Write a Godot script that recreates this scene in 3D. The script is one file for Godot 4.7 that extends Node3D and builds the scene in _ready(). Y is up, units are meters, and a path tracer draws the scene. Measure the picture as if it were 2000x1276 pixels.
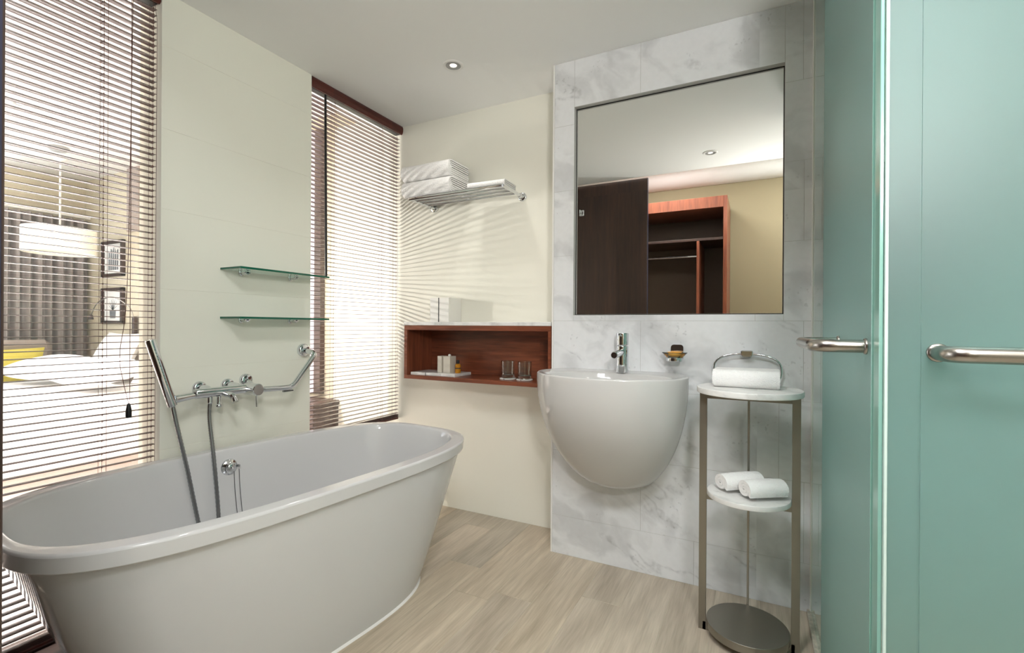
extends Node3D
# Hotel bathroom: freestanding tub under two venetian-blind windows to the bedroom,
# marble vanity wall with bowl basin and mirror, frosted glass shower enclosure at the right.
# Axes: x runs along the back wall (to the right), -z runs along the window wall (away), y is up; metres.

const LX := -1.995      # face of the window wall
const BZ := -2.379      # back wall (cream)
const MZ := -2.136      # marble wall face
const CH := 2.334       # bathroom ceiling
const NZ := -0.27       # where the bathroom ceiling ends (the corridor begins)
const GX := 0.184       # plane of the glass along the enclosure
const GZ := -1.02       # plane of the glass across the enclosure

var counts := {}
var M := {}
var rng := RandomNumberGenerator.new()


# ------------------------------------------------------------------ mesh helper
class MB:
	var v := PackedVector3Array()
	var n := PackedVector3Array()
	var uv := PackedVector2Array()
	var ix := PackedInt32Array()

	func vert(p: Vector3, q: Vector3, t := Vector2.ZERO) -> int:
		v.append(p); n.append(q); uv.append(t)
		return v.size() - 1

	func tri(a: Vector3, b: Vector3, c: Vector3) -> void:      # counter-clockwise seen from outside
		var q := (b - a).cross(c - a).normalized()
		var i := vert(a, q); var j := vert(b, q); var k := vert(c, q)
		ix.append_array(PackedInt32Array([i, k, j]))

	func quad(a: Vector3, b: Vector3, c: Vector3, d: Vector3, s := Vector2.ONE) -> void:
		var q := (b - a).cross(c - a)
		if q.length() < 1e-12:
			q = (c - a).cross(d - a)
		q = q.normalized()
		var w := (b - a).length() * s.x
		var h := (d - a).length() * s.y
		var i := vert(a, q, Vector2(0, h)); var j := vert(b, q, Vector2(w, h)); var k := vert(c, q, Vector2(w, 0)); var l := vert(d, q, Vector2(0, 0))
		ix.append_array(PackedInt32Array([i, k, j, i, l, k]))

	# a box with chamfered edges
	func box(c: Vector3, s: Vector3, bev := 0.0, xf := Transform3D()) -> void:
		var h := s * 0.5
		var b := minf(bev, minf(h.x, minf(h.y, h.z)) * 0.95)
		var f := func(x: float, y: float, z: float) -> Vector3: return xf * (c + Vector3(x, y, z))
		var ax := [Vector3.RIGHT, Vector3.UP, Vector3.BACK]
		for d in 3:
			for sg in [-1.0, 1.0]:
				var e: int = (d + 1) % 3
				var g: int = (d + 2) % 3
				var o: Vector3 = ax[d] * h[d] * sg
				var U: Vector3 = ax[e] * (h[e] - b)
				var W: Vector3 = ax[g] * (h[g] - b)
				var P := [o - U - W, o + U - W, o + U + W, o - U + W]
				if sg < 0: P = [P[0], P[3], P[2], P[1]]
				quad(xf * (c + P[0]), xf * (c + P[1]), xf * (c + P[2]), xf * (c + P[3]))
		if b <= 0.0: return
		for d in 3:                                             # edges along axis d
			var e: int = (d + 1) % 3
			var g: int = (d + 2) % 3
			for se in [-1.0, 1.0]:
				for sg in [-1.0, 1.0]:
					var L: Vector3 = ax[d] * (h[d] - b)
					var A: Vector3 = ax[e] * h[e] * se + ax[g] * (h[g] - b) * sg
					var B: Vector3 = ax[e] * (h[e] - b) * se + ax[g] * h[g] * sg
					var P := [A - L, A + L, B + L, B - L]
					var q: Vector3 = (P[1] - P[0]).cross(P[2] - P[0])
					if q.dot(A + B) < 0: P = [P[0], P[3], P[2], P[1]]
					quad(xf * (c + P[0]), xf * (c + P[1]), xf * (c + P[2]), xf * (c + P[3]))
		for sx in [-1.0, 1.0]:
			for sy in [-1.0, 1.0]:
				for sz in [-1.0, 1.0]:
					var a := Vector3(h.x * sx, (h.y - b) * sy, (h.z - b) * sz)
					var d2 := Vector3((h.x - b) * sx, h.y * sy, (h.z - b) * sz)
					var e2 := Vector3((h.x - b) * sx, (h.y - b) * sy, h.z * sz)
					if (d2 - a).cross(e2 - a).dot(a) < 0:
						tri(xf * (c + a), xf * (c + e2), xf * (c + d2))
					else:
						tri(xf * (c + a), xf * (c + d2), xf * (c + e2))

	# rows of points, smooth; outward is u x v (u along a row, v from row to row)
	func grid(rows: Array, closed := false, flip := false, uvs := Vector2.ONE) -> void:
		var m: int = rows.size()
		var k: int = rows[0].size()
		var acc := []
		for i in m:
			var r := PackedVector3Array(); r.resize(k); acc.append(r)
		var last: int = k if closed else k - 1
		for i in m - 1:
			for j in last:
				var j2: int = (j + 1) % k
				var a: Vector3 = rows[i][j]; var b: Vector3 = rows[i][j2]; var c: Vector3 = rows[i + 1][j2]; var d: Vector3 = rows[i + 1][j]
				var q := (c - a).cross(d - b)
				acc[i][j] += q; acc[i][j2] += q; acc[i + 1][j] += q; acc[i + 1][j2] += q
		for i in m:
			if (rows[i][0] as Vector3).distance_to(rows[i][k / 2]) < 1e-6:
				var t := Vector3.ZERO
				for j in k: t += acc[i][j]
				for j in k: acc[i][j] = t
		var base := v.size()
		for i in m:
			for j in k:
				var q: Vector3 = acc[i][j].normalized()
				vert(rows[i][j], -q if flip else q, Vector2(float(j) / last, float(i) / (m - 1)) * uvs)
		for i in m - 1:
			for j in last:
				var j2: int = (j + 1) % k
				var a := base + i * k + j; var b := base + i * k + j2; var c := base + (i + 1) * k + j2; var d := base + (i + 1) * k + j
				if flip:
					ix.append_array(PackedInt32Array([a, b, c, a, c, d]))
				else:
					ix.append_array(PackedInt32Array([a, c, b, a, d, c]))

	# profile of (radius, height) turned about y
	func lathe(prof: Array, seg: int, xf := Transform3D()) -> void:
		var rows := []
		for p in prof:
			var r := PackedVector3Array()
			for j in seg:
				var a := TAU * j / seg
				r.append(xf * Vector3(p.x * cos(a), p.y, -p.x * sin(a)))
			rows.append(r)
		grid(rows, true)

	# each stretch of a profile lathed on its own, so that its corners stay sharp
	func turned(parts: Array, seg: int, xf := Transform3D()) -> void:
		for p in parts: lathe(p, seg, xf)

	func tube(path: Array, r: float, seg := 10, caps := true, r2 := -1.0) -> void:
		var m: int = path.size()
		var rows := []
		var t0: Vector3 = ((path[1] as Vector3) - path[0]).normalized()
		var u := t0.cross(Vector3.UP)
		if u.length() < 0.1: u = t0.cross(Vector3.RIGHT)
		u = u.normalized()
		for i in m:
			var t: Vector3
			if i == 0: t = t0
			elif i == m - 1: t = ((path[i] as Vector3) - path[i - 1]).normalized()
			else: t = (((path[i + 1] as Vector3) - path[i]).normalized() + ((path[i] as Vector3) - path[i - 1]).normalized()).normalized()
			u = (u - t * u.dot(t)).normalized()
			var w := t.cross(u)
			var rr: float = r if r2 < 0 else lerpf(r, r2, float(i) / (m - 1))
			var row := PackedVector3Array()
			for j in seg:
				var a := TAU * j / seg
				row.append((path[i] as Vector3) + (u * cos(a) + w * sin(a)) * rr)
			rows.append(row)
		grid(rows, true)
		if caps:
			for e in 2:
				var row: PackedVector3Array = rows[0] if e == 0 else rows[m - 1]
				var c: Vector3 = path[0] if e == 0 else path[m - 1]
				for j in seg:
					if e == 0: tri(c, row[(j + 1) % seg], row[j])
					else: tri(c, row[j], row[(j + 1) % seg])

	# closed outline in x,y pushed out along z between z0 and z1 (convex or star-shaped about its middle)
	func prism(poly: Array, z0: float, z1: float, xf := Transform3D(), smooth := false) -> void:
		var c := Vector2.ZERO
		var area := 0.0
		var k: int = poly.size()
		for i in k:
			c += poly[i] / k
			area += (poly[i] as Vector2).cross(poly[(i + 1) % k])
		var pl := poly.duplicate()
		if area < 0: pl.reverse()
		var r0 := PackedVector3Array(); var r1 := PackedVector3Array()
		for p in pl:
			r0.append(xf * Vector3(p.x, p.y, z0)); r1.append(xf * Vector3(p.x, p.y, z1))
		if smooth: grid([r0, r1], true)
		else:
			for i in k:
				var j: int = (i + 1) % k
				quad(r0[i], r0[j], r1[j], r1[i])
		for i in k:
			var j: int = (i + 1) % k
			tri(xf * Vector3(c.x, c.y, z1), r1[i], r1[j])
			tri(xf * Vector3(c.x, c.y, z0), r0[j], r0[i])

	func mesh() -> ArrayMesh:
		var a := []
		a.resize(Mesh.ARRAY_MAX)
		a[Mesh.ARRAY_VERTEX] = v; a[Mesh.ARRAY_NORMAL] = n; a[Mesh.ARRAY_TEX_UV] = uv; a[Mesh.ARRAY_INDEX] = ix
		var m := ArrayMesh.new()
		m.add_surface_from_arrays(Mesh.PRIMITIVE_TRIANGLES, a)
		return m


# ------------------------------------------------------------------ scene helpers
func numbered(called: String) -> String:
	counts[called] = counts.get(called, -1) + 1
	return called if counts[called] == 0 else "%s_%03d" % [called, counts[called]]

func tag(o: Node3D, label := "", category := "", group := "", kind := "") -> Node3D:
	if label: o.set_meta("label", label)
	if category: o.set_meta("category", category)
	if group: o.set_meta("group", group)
	if kind: o.set_meta("kind", kind)
	return o

func thing(called: String, label: String, category: String, at := Vector3.ZERO, turn := 0.0, group := "") -> Node3D:
	var o := Node3D.new()
	o.name = numbered(called)
	add_child(o, true)
	o.position = at
	o.rotation.y = turn
	return tag(o, label, category, group)

func part(called: String, mb, mat: Material, parent: Node = self) -> MeshInstance3D:
	var o := MeshInstance3D.new()
	o.name = numbered(called) if parent == self else called
	o.mesh = mb if mb is Mesh else mb.mesh()
	o.material_override = null
	for i in o.mesh.get_surface_count(): o.set_surface_override_material(i, mat)
	parent.add_child(o, true)
	return o

func struct(called: String, mb, mat: Material, label: String, category: String) -> MeshInstance3D:
	var o := part(called, mb, mat)
	o.set_meta("kind", "structure")
	tag(o, label, category)
	return o

func mb_box(c: Vector3, s: Vector3, bev := 0.0) -> MB:
	var b := MB.new()
	b.box(c, s, bev)
	return b

func mb_span(a: Vector3, b: Vector3, bev := 0.0) -> MB:      # a box from corner to corner
	return mb_box((a + b) * 0.5, (b - a).abs(), bev)

func arc(p0: Vector3, corner: Vector3, p1: Vector3, r: float, k := 6) -> Array:   # points rounding a corner
	var a := (p0 - corner).normalized(); var b := (p1 - corner).normalized()
	var out := []
	for i in k + 1:
		var t := float(i) / k
		out.append((corner + a * r) * (1 - t) * (1 - t) + corner * 2 * t * (1 - t) + (corner + b * r) * t * t)
	return out

func bend(pts: Array, r: float, k := 6) -> Array:             # polyline with rounded corners
	var out := [pts[0]]
	for i in range(1, pts.size() - 1):
		out.append_array(arc(pts[i - 1], pts[i], pts[i + 1], r, k))
	out.append(pts[-1])
	return out

func spline(pts: Array, k := 8) -> Array:
	var out := []
	for i in pts.size() - 1:
		var a: Vector3 = pts[maxi(i - 1, 0)]; var b: Vector3 = pts[i]; var c: Vector3 = pts[i + 1]; var d: Vector3 = pts[mini(i + 2, pts.size() - 1)]
		for j in k:
			out.append(b.cubic_interpolate(c, a, d, float(j) / k))
	out.append(pts[-1])
	return out

func rounded(w: float, h: float, r: float, k := 4) -> Array:  # rounded rectangle outline about the origin
	var out := []
	for q in 4:
		var c := Vector2([1, -1, -1, 1][q] * (w / 2 - r), [1, 1, -1, -1][q] * (h / 2 - r))
		for i in k + 1:
			var a := PI / 2 * (q + float(i) / k)
			out.append(c + Vector2(cos(a), sin(a)) * r)
	return out

const FACE_X := Basis(Vector3(0, 1, 0), Vector3(0, 0, 1), Vector3(1, 0, 0))   # local z -> x, x -> y, y -> z
const TO_X := Basis(Vector3(0, 0, -1), Vector3(1, 0, 0), Vector3(0, -1, 0))   # local y -> x
const TO_Z := Basis(Vector3(1, 0, 0), Vector3(0, 0, 1), Vector3(0, -1, 0))    # local y -> z


# ------------------------------------------------------------------ materials
func mat(c: Color, rough := 0.5, metal := 0.0, spec := 0.5) -> StandardMaterial3D:
	var m := StandardMaterial3D.new()
	m.albedo_color = c
	m.roughness = rough
	m.metallic = metal
	m.metallic_specular = spec
	return m

func noise(freq: float, s: int, oct := 4) -> FastNoiseLite:
	var f := FastNoiseLite.new()
	f.seed = s
	f.frequency = freq
	f.fractal_octaves = oct
	f.noise_type = FastNoiseLite.TYPE_SIMPLEX_SMOOTH
	return f

func wood_tex(w: int, h: int, dark: Color, light: Color, s: int, fine := 1.0) -> ImageTexture:   # grain along u
	var im := Image.create(w, h, false, Image.FORMAT_RGB8)
	var a := noise(0.006, s, 3); var b := noise(0.02, s + 1, 3); var c := noise(0.11, s + 2, 2)
	for y in h:
		for x in w:
			var t: float = 0.5 + 0.42 * a.get_noise_2d(x * 0.35, y * 2.4) + 0.34 * b.get_noise_2d(x * 0.16, y * 4.0) + 0.26 * fine * c.get_noise_2d(x * 0.10, y * 3.2)
			im.set_pixel(x, y, dark.lerp(light, clampf(t, 0.0, 1.0)))
	return ImageTexture.create_from_image(im)

func marble_tex(w: int, s: int) -> ImageTexture:                # soft grey clouds, long broken veins, a few dark flecks
	var im := Image.create(w, w, false, Image.FORMAT_RGB8)
	var warp := noise(0.0035, s, 4); var warp2 := noise(0.0035, s + 7, 4); var cloud := noise(0.0055, s + 1, 5); var vein := noise(0.0021, s + 2, 5); var fine := noise(0.045, s + 4, 3); var mask := noise(0.004, s + 5, 3); var fleck := noise(0.06, s + 6, 2); var where := noise(0.006, s + 8, 2)
	for y in w:
		for x in w:
			var wx: float = warp.get_noise_2d(x, y) * 70.0; var wy: float = warp2.get_noise_2d(x, y) * 70.0
			var dx: float = x * 0.8 + y * 0.45; var dy: float = y * 0.95 - x * 0.55
			var c: float = smoothstep(-0.15, 0.45, cloud.get_noise_2d(dx * 0.7 + wx, dy + wy))
			var mk: float = smoothstep(-0.10, 0.35, mask.get_noise_2d(x, y))
			var v1: float = exp(-pow(vein.get_noise_2d(dx * 0.55 + wx * 0.7, dy * 1.5 + wy * 0.7) / 0.030, 2.0)) * mk * (0.55 + 0.9 * fine.get_noise_2d(x, y))
			var fl: float = smoothstep(0.42, 0.62, fleck.get_noise_2d(x, y)) * smoothstep(0.30, 0.5, where.get_noise_2d(x, y))
			var t: float = 0.905 - 0.085 * c - 0.105 * v1 - 0.07 * fl + 0.010 * fine.get_noise_2d(x + 300, y)
			im.set_pixel(x, y, Color(t * 0.994, t * 1.0, t * 1.006))
	return ImageTexture.create_from_image(im)

func noise_map(freq: float, s: int, bump: float, size := 256) -> NoiseTexture2D:
	var t := NoiseTexture2D.new()
	t.noise = noise(freq, s, 3)
	t.width = size; t.height = size
	t.seamless = true
	t.as_normal_map = true
	t.bump_strength = bump
	return t

func tri_map(m: StandardMaterial3D, sc: float) -> StandardMaterial3D:
	m.uv1_triplanar = true
	m.uv1_world_triplanar = true
	m.uv1_scale = Vector3.ONE * sc
	return m

func make_materials() -> void:
	M.ceiling = mat(Color(0.945, 0.945, 0.935), 0.9)
	M.cream = mat(Color(0.92, 0.915, 0.865), 0.75)
	M.cream_tile = mat(Color(0.91, 0.91, 0.86), 0.42)
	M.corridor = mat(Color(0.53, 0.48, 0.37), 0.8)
	M.grout = mat(Color(0.76, 0.725, 0.65), 0.9)
	M.marble = tri_map(mat(Color(1, 1, 1), 0.22), 0.62)
	M.marble.albedo_texture = marble_tex(1024, 11)
	M.marble_grout = mat(Color(0.72, 0.715, 0.70), 0.9)
	M.white_marble = tri_map(mat(Color(1.0, 0.99, 0.97), 0.25), 1.3)
	M.white_marble.albedo_texture = M.marble.albedo_texture
	M.acrylic = mat(Color(0.83, 0.83, 0.83), 0.06)
	M.ceramic = mat(Color(0.79, 0.785, 0.775), 0.06)
	M.chrome = mat(Color(0.86, 0.87, 0.88), 0.06, 1.0)
	M.hose = mat(Color(0.62, 0.63, 0.64), 0.22, 1.0)
	M.steel = mat(Color(0.66, 0.645, 0.62), 0.26, 1.0)
	M.brushed = mat(Color(0.60, 0.585, 0.55), 0.36, 1.0)
	M.brushed.normal_enabled = true
	M.brushed.normal_texture = noise_map(0.03, 3, 1.2)
	M.brushed.normal_scale = 0.12
	tri_map(M.brushed, 6.0)
	M.slat = mat(Color(0.34, 0.25, 0.24), 0.2)
	M.slat.backlight = Color(0, 0, 0)
	M.rail = mat(Color(1, 1, 1), 0.35)
	M.rail.albedo_texture = wood_tex(512, 64, Color(0.25, 0.09, 0.065), Color(0.42, 0.17, 0.12), 21)
	tri_map(M.rail, 2.2)
	M.thin_line = mat(Color(0.33, 0.19, 0.17), 0.8)
	M.black = mat(Color(0.045, 0.04, 0.045), 0.4)
	M.cherry = mat(Color(1, 1, 1), 0.3)
	M.cherry.albedo_texture = wood_tex(512, 256, Color(0.37, 0.19, 0.125), Color(0.59, 0.335, 0.225), 31)
	M.cherry.uv1_scale = Vector3(1.4, 2.2, 1)
	M.dark_wood = mat(Color(1, 1, 1), 0.42)
	M.dark_wood.albedo_texture = wood_tex(512, 256, Color(0.17, 0.11, 0.085), Color(0.29, 0.195, 0.15), 41)
	M.dark_wood.uv1_scale = Vector3(0.9, 1.4, 1)
	M.closet = mat(Color(0.38, 0.32, 0.27), 0.6)
	M.towel = mat(Color(0.93, 0.925, 0.915), 0.95)
	M.towel.normal_enabled = true
	M.towel.normal_texture = noise_map(0.09, 5, 6.0)
	M.towel.normal_scale = 0.7
	M.towel.rim_enabled = true
	M.towel.rim = 0.3
	tri_map(M.towel, 7.0)
	M.mirror = mat(Color(0.93, 0.935, 0.925), 0.0, 1.0)
	M.mirror_edge = mat(Color(0.30, 0.36, 0.33), 0.15)
	M.glass = mat(Color(1, 1, 1, 0.04), 0.02)
	M.glass.transparency = BaseMaterial3D.TRANSPARENCY_ALPHA
	M.clear = mat(Color(0.955, 0.985, 0.97, 0.0), 0.0)           # solid clear glass
	M.clear.refraction_enabled = true
	M.clear.refraction_scale = 0.05
	M.shelf_face = mat(Color(0.86, 0.95, 0.91, 0.03), 0.0)
	M.shelf_face.refraction_enabled = true
	M.shelf_face.refraction_scale = 0.05
	M.green_edge = mat(Color(0.075, 0.36, 0.27), 0.12)           # the deep green that a sheet of float glass shows on its cut edge
	M.frosted = mat(Color(0.74, 0.88, 0.86, 0.10), 0.46)
	M.frosted.refraction_enabled = true
	M.frosted.refraction_scale = 0.05
	M.clear_green = mat(Color(0.86, 0.95, 0.92, 0.0), 0.0)
	M.clear_green.refraction_enabled = true
	M.clear_green.refraction_scale = 0.05
	M.glass_edge = mat(Color(0.80, 0.88, 0.85), 0.18)
	M.tint_edge = mat(Color(0.52, 0.70, 0.65), 0.2)
	M.seal = mat(Color(0.84, 0.85, 0.82), 0.35)
	M.white_box = mat(Color(0.88, 0.875, 0.85), 0.45)
	M.print = mat(Color(0.11, 0.11, 0.115), 0.5)
	M.amber = mat(Color(0.96, 0.68, 0.20, 0.45), 0.05)
	M.amber.refraction_enabled = true
	M.amber.refraction_scale = 0.035
	M.soap = mat(Color(0.94, 0.66, 0.18), 0.4)
	M.duvet = mat(Color(0.94, 0.93, 0.92), 0.9)
	M.yellow = mat(Color(0.86, 0.80, 0.36), 0.9)
	M.taupe = mat(Color(0.62, 0.57, 0.54), 0.9)
	M.grey_fabric = mat(Color(0.40, 0.37, 0.38), 0.9)
	M.curtain = mat(Color(1, 1, 1), 0.9)
	M.curtain.albedo_color = Color(0.60, 0.57, 0.56)
	M.sheer = mat(Color(0.95, 0.94, 0.93), 0.9)
	M.sheer.backlight = Color(0.9, 0.9, 0.9)
	M.shade = mat(Color(0.96, 0.94, 0.89), 0.9)
	M.shade.backlight = Color(0.7, 0.66, 0.58)
	M.carpet = mat(Color(0.84, 0.80, 0.77), 0.95)
	M.bed_wall = mat(Color(0.80, 0.765, 0.68), 0.9)
	M.bed_ceiling = mat(Color(0.84, 0.835, 0.82), 0.9)
	M.white_paint = mat(Color(0.92, 0.915, 0.90), 0.7)
	M.frame = mat(Color(0.20, 0.13, 0.11), 0.4)
	M.stone = mat(Color(0.74, 0.715, 0.64), 0.6)
	var st := noise(0.03, 77, 4)
	var im := Image.create(256, 256, false, Image.FORMAT_RGB8)
	for y in 256:
		for x in 256:
			var q: float = 0.70 + 0.16 * st.get_noise_2d(x, y)
			im.set_pixel(x, y, Color(q * 1.02, q * 0.985, q * 0.90))
	M.stone.albedo_color = Color.WHITE
	M.stone.albedo_texture = ImageTexture.create_from_image(im)
	tri_map(M.stone, 4.0)


func glow(c: Color, e: float) -> StandardMaterial3D:
	var m := mat(c, 0.5)
	m.emission_enabled = true
	m.emission = c
	m.emission_energy_multiplier = e
	return m

func omni(at: Vector3, e: float, c: Color, size: float) -> void:
	var l := OmniLight3D.new()
	l.name = "lamp_light"
	add_child(l, true)
	l.position = at
	l.light_energy = e
	l.light_color = c
	l.light_size = size
	l.omni_range = 12.0
	l.omni_attenuation = 2.0
	l.shadow_enabled = true

func spot(at: Vector3, to: Vector3, e: float, c: Color, size: float, angle: float) -> void:
	var l := SpotLight3D.new()
	l.name = "spot_light"
	add_child(l, true)
	l.look_at_from_position(at, to, Vector3.BACK)
	l.light_energy = e
	l.light_color = c
	l.light_size = size
	l.spot_range = 12.0
	l.spot_angle = angle
	l.spot_attenuation = 2.0
	l.spot_angle_attenuation = 1.0
	l.shadow_enabled = true

func area(at: Vector3, to: Vector3, size: Vector2, e: float, c: Color) -> void:
	var l := AreaLight3D.new()
	l.name = "area_light"
	add_child(l, true)
	var up := Vector3.UP if absf((to - at).normalized().y) < 0.9 else Vector3.BACK
	l.look_at_from_position(at, to, up)
	l.area_size = size
	l.light_energy = e
	l.light_color = c
	l.area_range = 12.0
	l.area_attenuation = 2.0
	l.shadow_enabled = true


# ------------------------------------------------------------------ build
func _ready() -> void:
	rng.seed = 7
	# camera
	var cam := Camera3D.new()
	cam.name = "camera"
	add_child(cam)
	cam.position = Vector3(0, 1.08, 0)
	cam.rotation_degrees = Vector3(-0.027, 27.137, 0.354)
	cam.keep_aspect = Camera3D.KEEP_HEIGHT
	cam.fov = rad_to_deg(2.0 * atan(638.0 / 936.57))
	cam.near = 0.03
	cam.current = true
	# sky (seen only through the bedroom window)
	var env := Environment.new()
	env.background_mode = Environment.BG_COLOR
	env.background_color = Color(0.93, 0.96, 1.0)
	env.background_energy_multiplier = 1.6
	env.tonemap_mode = Environment.TONE_MAPPER_LINEAR
	env.tonemap_exposure = 1.64
	env.sdfgi_enabled = true
	env.ssao_enabled = true
	env.ssil_enabled = true
	var we := WorldEnvironment.new()
	we.name = "environment"
	we.environment = env
	add_child(we)
	# daylight through the bedroom window, and through the corridor end
	area(Vector3(-6.12, 1.45, -0.55), Vector3(0, 1.35, -0.9), Vector2(2.3, 1.9), 3.2, Color(0.97, 0.985, 1.0))

	make_materials()
	build_shell()
	build_windows()
	build_bedroom()
	build_corridor()
	build_tub()
	build_bath_fittings()
	build_back_wall_things()
	build_vanity()
	build_stand()
	build_enclosure()
	build_downlights()


func build_shell() -> void:
	# floor: a bed of grout with planks proud of it
	var fl := struct("floor", mb_span(Vector3(-2.2, -0.12, -2.5), Vector3(1.3, -0.0013, 1.5)), M.grout, "pale wood-look plank floor of bathroom and corridor", "floor")
	var pw := 0.1586
	var tex := []
	for i in 4:
		var d := [Color(0.63, 0.58, 0.51), Color(0.66, 0.61, 0.54), Color(0.615, 0.575, 0.51), Color(0.655, 0.60, 0.52)]
		var m := mat(Color(1, 1, 1), 0.36)
		m.albedo_texture = wood_tex(768, 128, d[i], d[i] + Color(0.17, 0.17, 0.165), 51 + i * 5)
		m.uv1_scale = Vector3(0.8, 3.0, 1)
		tex.append(m)
	var starts := [0.10, -0.42, 0.30, -0.18, -0.62, 0.0, -0.33, 0.22]
	for k in range(-13, 8):
		var x0 := 0.013 + k * pw
		var x1 := x0 + pw
		x0 = maxf(x0, -2.0); x1 = minf(x1, 1.2)
		if x1 - x0 < 0.02: continue
		var s: float = starts[posmod(k, 8)]
		if k == -6: s = -1.705 + 1.22 * 2
		if k == -8: s = -1.84 + 1.22 * 2
		var z := s - 1.22 * 4
		while z < 1.4:
			var z0 := maxf(z, BZ); var z1 := minf(z + 1.22, 1.36)
			if z1 - z0 > 0.03:
				var b := MB.new()
				var g := 0.0011
				var u0 := rng.randf() * 0.01; var v0 := rng.randf() * 0.17
				b.box(Vector3(0, -0.0035, 0), Vector3(z1 - z0 - 2 * g, 0.007, x1 - x0 - 2 * g), 0.0007)
				for i in b.uv.size(): b.uv[i] = Vector2(b.uv[i].y + u0, b.uv[i].x + v0)
				var p := part("plank", b, tex[rng.randi() % 4], fl)
				p.position = Vector3((x0 + x1) / 2, 0, (z0 + z1) / 2)
				p.rotation.y = PI / 2
			z += 1.22
	# ceilings
	struct("ceiling", mb_span(Vector3(-2.2, CH, -2.6), Vector3(1.3, CH + 0.5, NZ)), M.ceiling, "white plaster bathroom ceiling with recessed downlight", "ceiling")
	# back wall and the marble wall in front of its right half
	struct("wall_back", mb_span(Vector3(-2.6, -0.1, BZ - 0.2), Vector3(1.3, CH + 0.1, BZ)), M.cream, "cream painted wall behind the tub end and towel rack", "wall")
	var hole := Rect2(-0.772, 1.134, 0.861, 0.978)
	var mb := mb_span(Vector3(-0.876, -0.1, BZ), Vector3(1.3, CH, MZ - 0.034))
	for q in cut(Rect2(-0.874, 0.0, 2.03, CH - 0.001), hole):
		mb.box(Vector3(q.get_center().x, q.get_center().y, MZ - 0.0175), Vector3(q.size.x, q.size.y, 0.0335))
	var mw := struct("wall_vanity", mb, M.marble_grout, "white marble tiled wall holding mirror and basin", "wall")
	var edge := part("edge_trim", mb_span(Vector3(-0.880, 0, BZ + 0.0), Vector3(-0.872, CH, MZ + 0.001), 0.001), M.white_paint, mw)
	edge.set_meta("label", "white corner trim of marble wall")
	var ys := [0.0, 0.183, 0.491, 0.799, 1.107, 1.415, 1.723, 2.031, CH]
	var joints := [[-0.233, 0.382, 0.997], [-0.455, 0.16, 0.775], [-0.54, 0.075, 0.69], [-0.459, 0.156, 0.771], [-0.62, -0.01, 0.6], [-0.46, 0.155, 0.77], [-0.62, -0.01, 0.6], [-0.466, 0.15, 0.765]]
	for r in 8:
		var xs: Array = [-0.872] + joints[r] + [1.15]
		for i in xs.size() - 1:
			var rects := cut(Rect2(xs[i], ys[r], xs[i + 1] - xs[i], ys[r + 1] - ys[r]), hole)
			for q in rects:
				var g := 0.0006
				part("tile", mb_span(Vector3(q.position.x + g, q.position.y + g, MZ - 0.0325), Vector3(q.end.x - g, q.end.y - g, MZ), 0.0005), M.marble, mw)
	# the window wall: a tiled pier between the two windows
	var pier := struct("wall_left", mb_span(Vector3(-2.145, -0.1, -1.6768), Vector3(LX - 0.0011, CH + 0.05, -0.9992)), M.cream, "cream tiled pier between the two blind-covered windows", "wall")
	var y0 := 0.0
	for yy in [0.303, 0.606, 0.909, 1.212, 1.515, 1.818, 2.131, CH]:
		part("tile", mb_span(Vector3(LX - 0.012, y0 + 0.0006, -1.677), Vector3(LX, yy - 0.0006, -0.999), 0.0005), M.cream_tile, pier)
		y0 = yy
	# the near end of the bathroom: a dark full-height sliding door panel
	var d := struct("door_1", mb_span(Vector3(-2.2, 0.004, -0.241), Vector3(-0.828, CH - 0.003, -0.205), 0.002), M.dark_wood, "dark wood sliding door panel at the bathroom entrance", "door")
	part("edge_strip", mb_span(Vector3(-0.8285, 0.004, -0.237), Vector3(-0.825, CH - 0.003, -0.209)), mat(Color(0.16, 0.16, 0.24), 0.3), d)
	struct("wall_right", mb_span(Vector3(1.15, -0.1, -2.6), Vector3(1.35, 2.9, 1.5)), M.cream, "cream wall beyond the shower enclosure", "wall")


func cut(r: Rect2, h: Rect2) -> Array:                         # r without h
	if not r.intersects(h): return [r]
	var o := r.intersection(h)
	var out := []
	if o.position.x > r.position.x + 1e-4: out.append(Rect2(r.position, Vector2(o.position.x - r.position.x, r.size.y)))
	if o.end.x < r.end.x - 1e-4: out.append(Rect2(Vector2(o.end.x, r.position.y), Vector2(r.end.x - o.end.x, r.size.y)))
	if o.position.y > r.position.y + 1e-4: out.append(Rect2(Vector2(o.position.x, r.position.y), Vector2(o.size.x, o.position.y - r.position.y)))
	if o.end.y < r.end.y - 1e-4: out.append(Rect2(Vector2(o.position.x, o.end.y), Vector2(o.size.x, r.end.y - o.end.y)))
	return out


# ------------------------------------------------------------------ windows and blinds
func slat_mesh(l: float) -> ArrayMesh:                         # thin, slightly crowned, along z
	var b := MB.new()
	var up := []; var lo := []
	var rows := []
	for e in 2:
		var z: float = [-l / 2, l / 2][e]
		var row := PackedVector3Array()
		for i in 5:
			var t := i / 4.0 * 2 - 1
			row.append(Vector3(t * 0.0133, 0.0016 * (1 - t * t) + 0.0007, z))
		for i in 5:
			var t := 1 - i / 4.0 * 2
			row.append(Vector3(t * 0.0133, 0.0016 * (1 - t * t) - 0.0007, z))
		rows.append(row)
	for j in 10:
		var k := (j + 1) % 10
		b.quad(rows[1][j], rows[1][k], rows[0][k], rows[0][j])
	for j in 4:
		b.quad(rows[1][j], rows[1][9 - j], rows[1][8 - j], rows[1][j + 1])
		b.quad(rows[0][j], rows[0][j + 1], rows[0][8 - j], rows[0][9 - j])
	return b.mesh()

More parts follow.
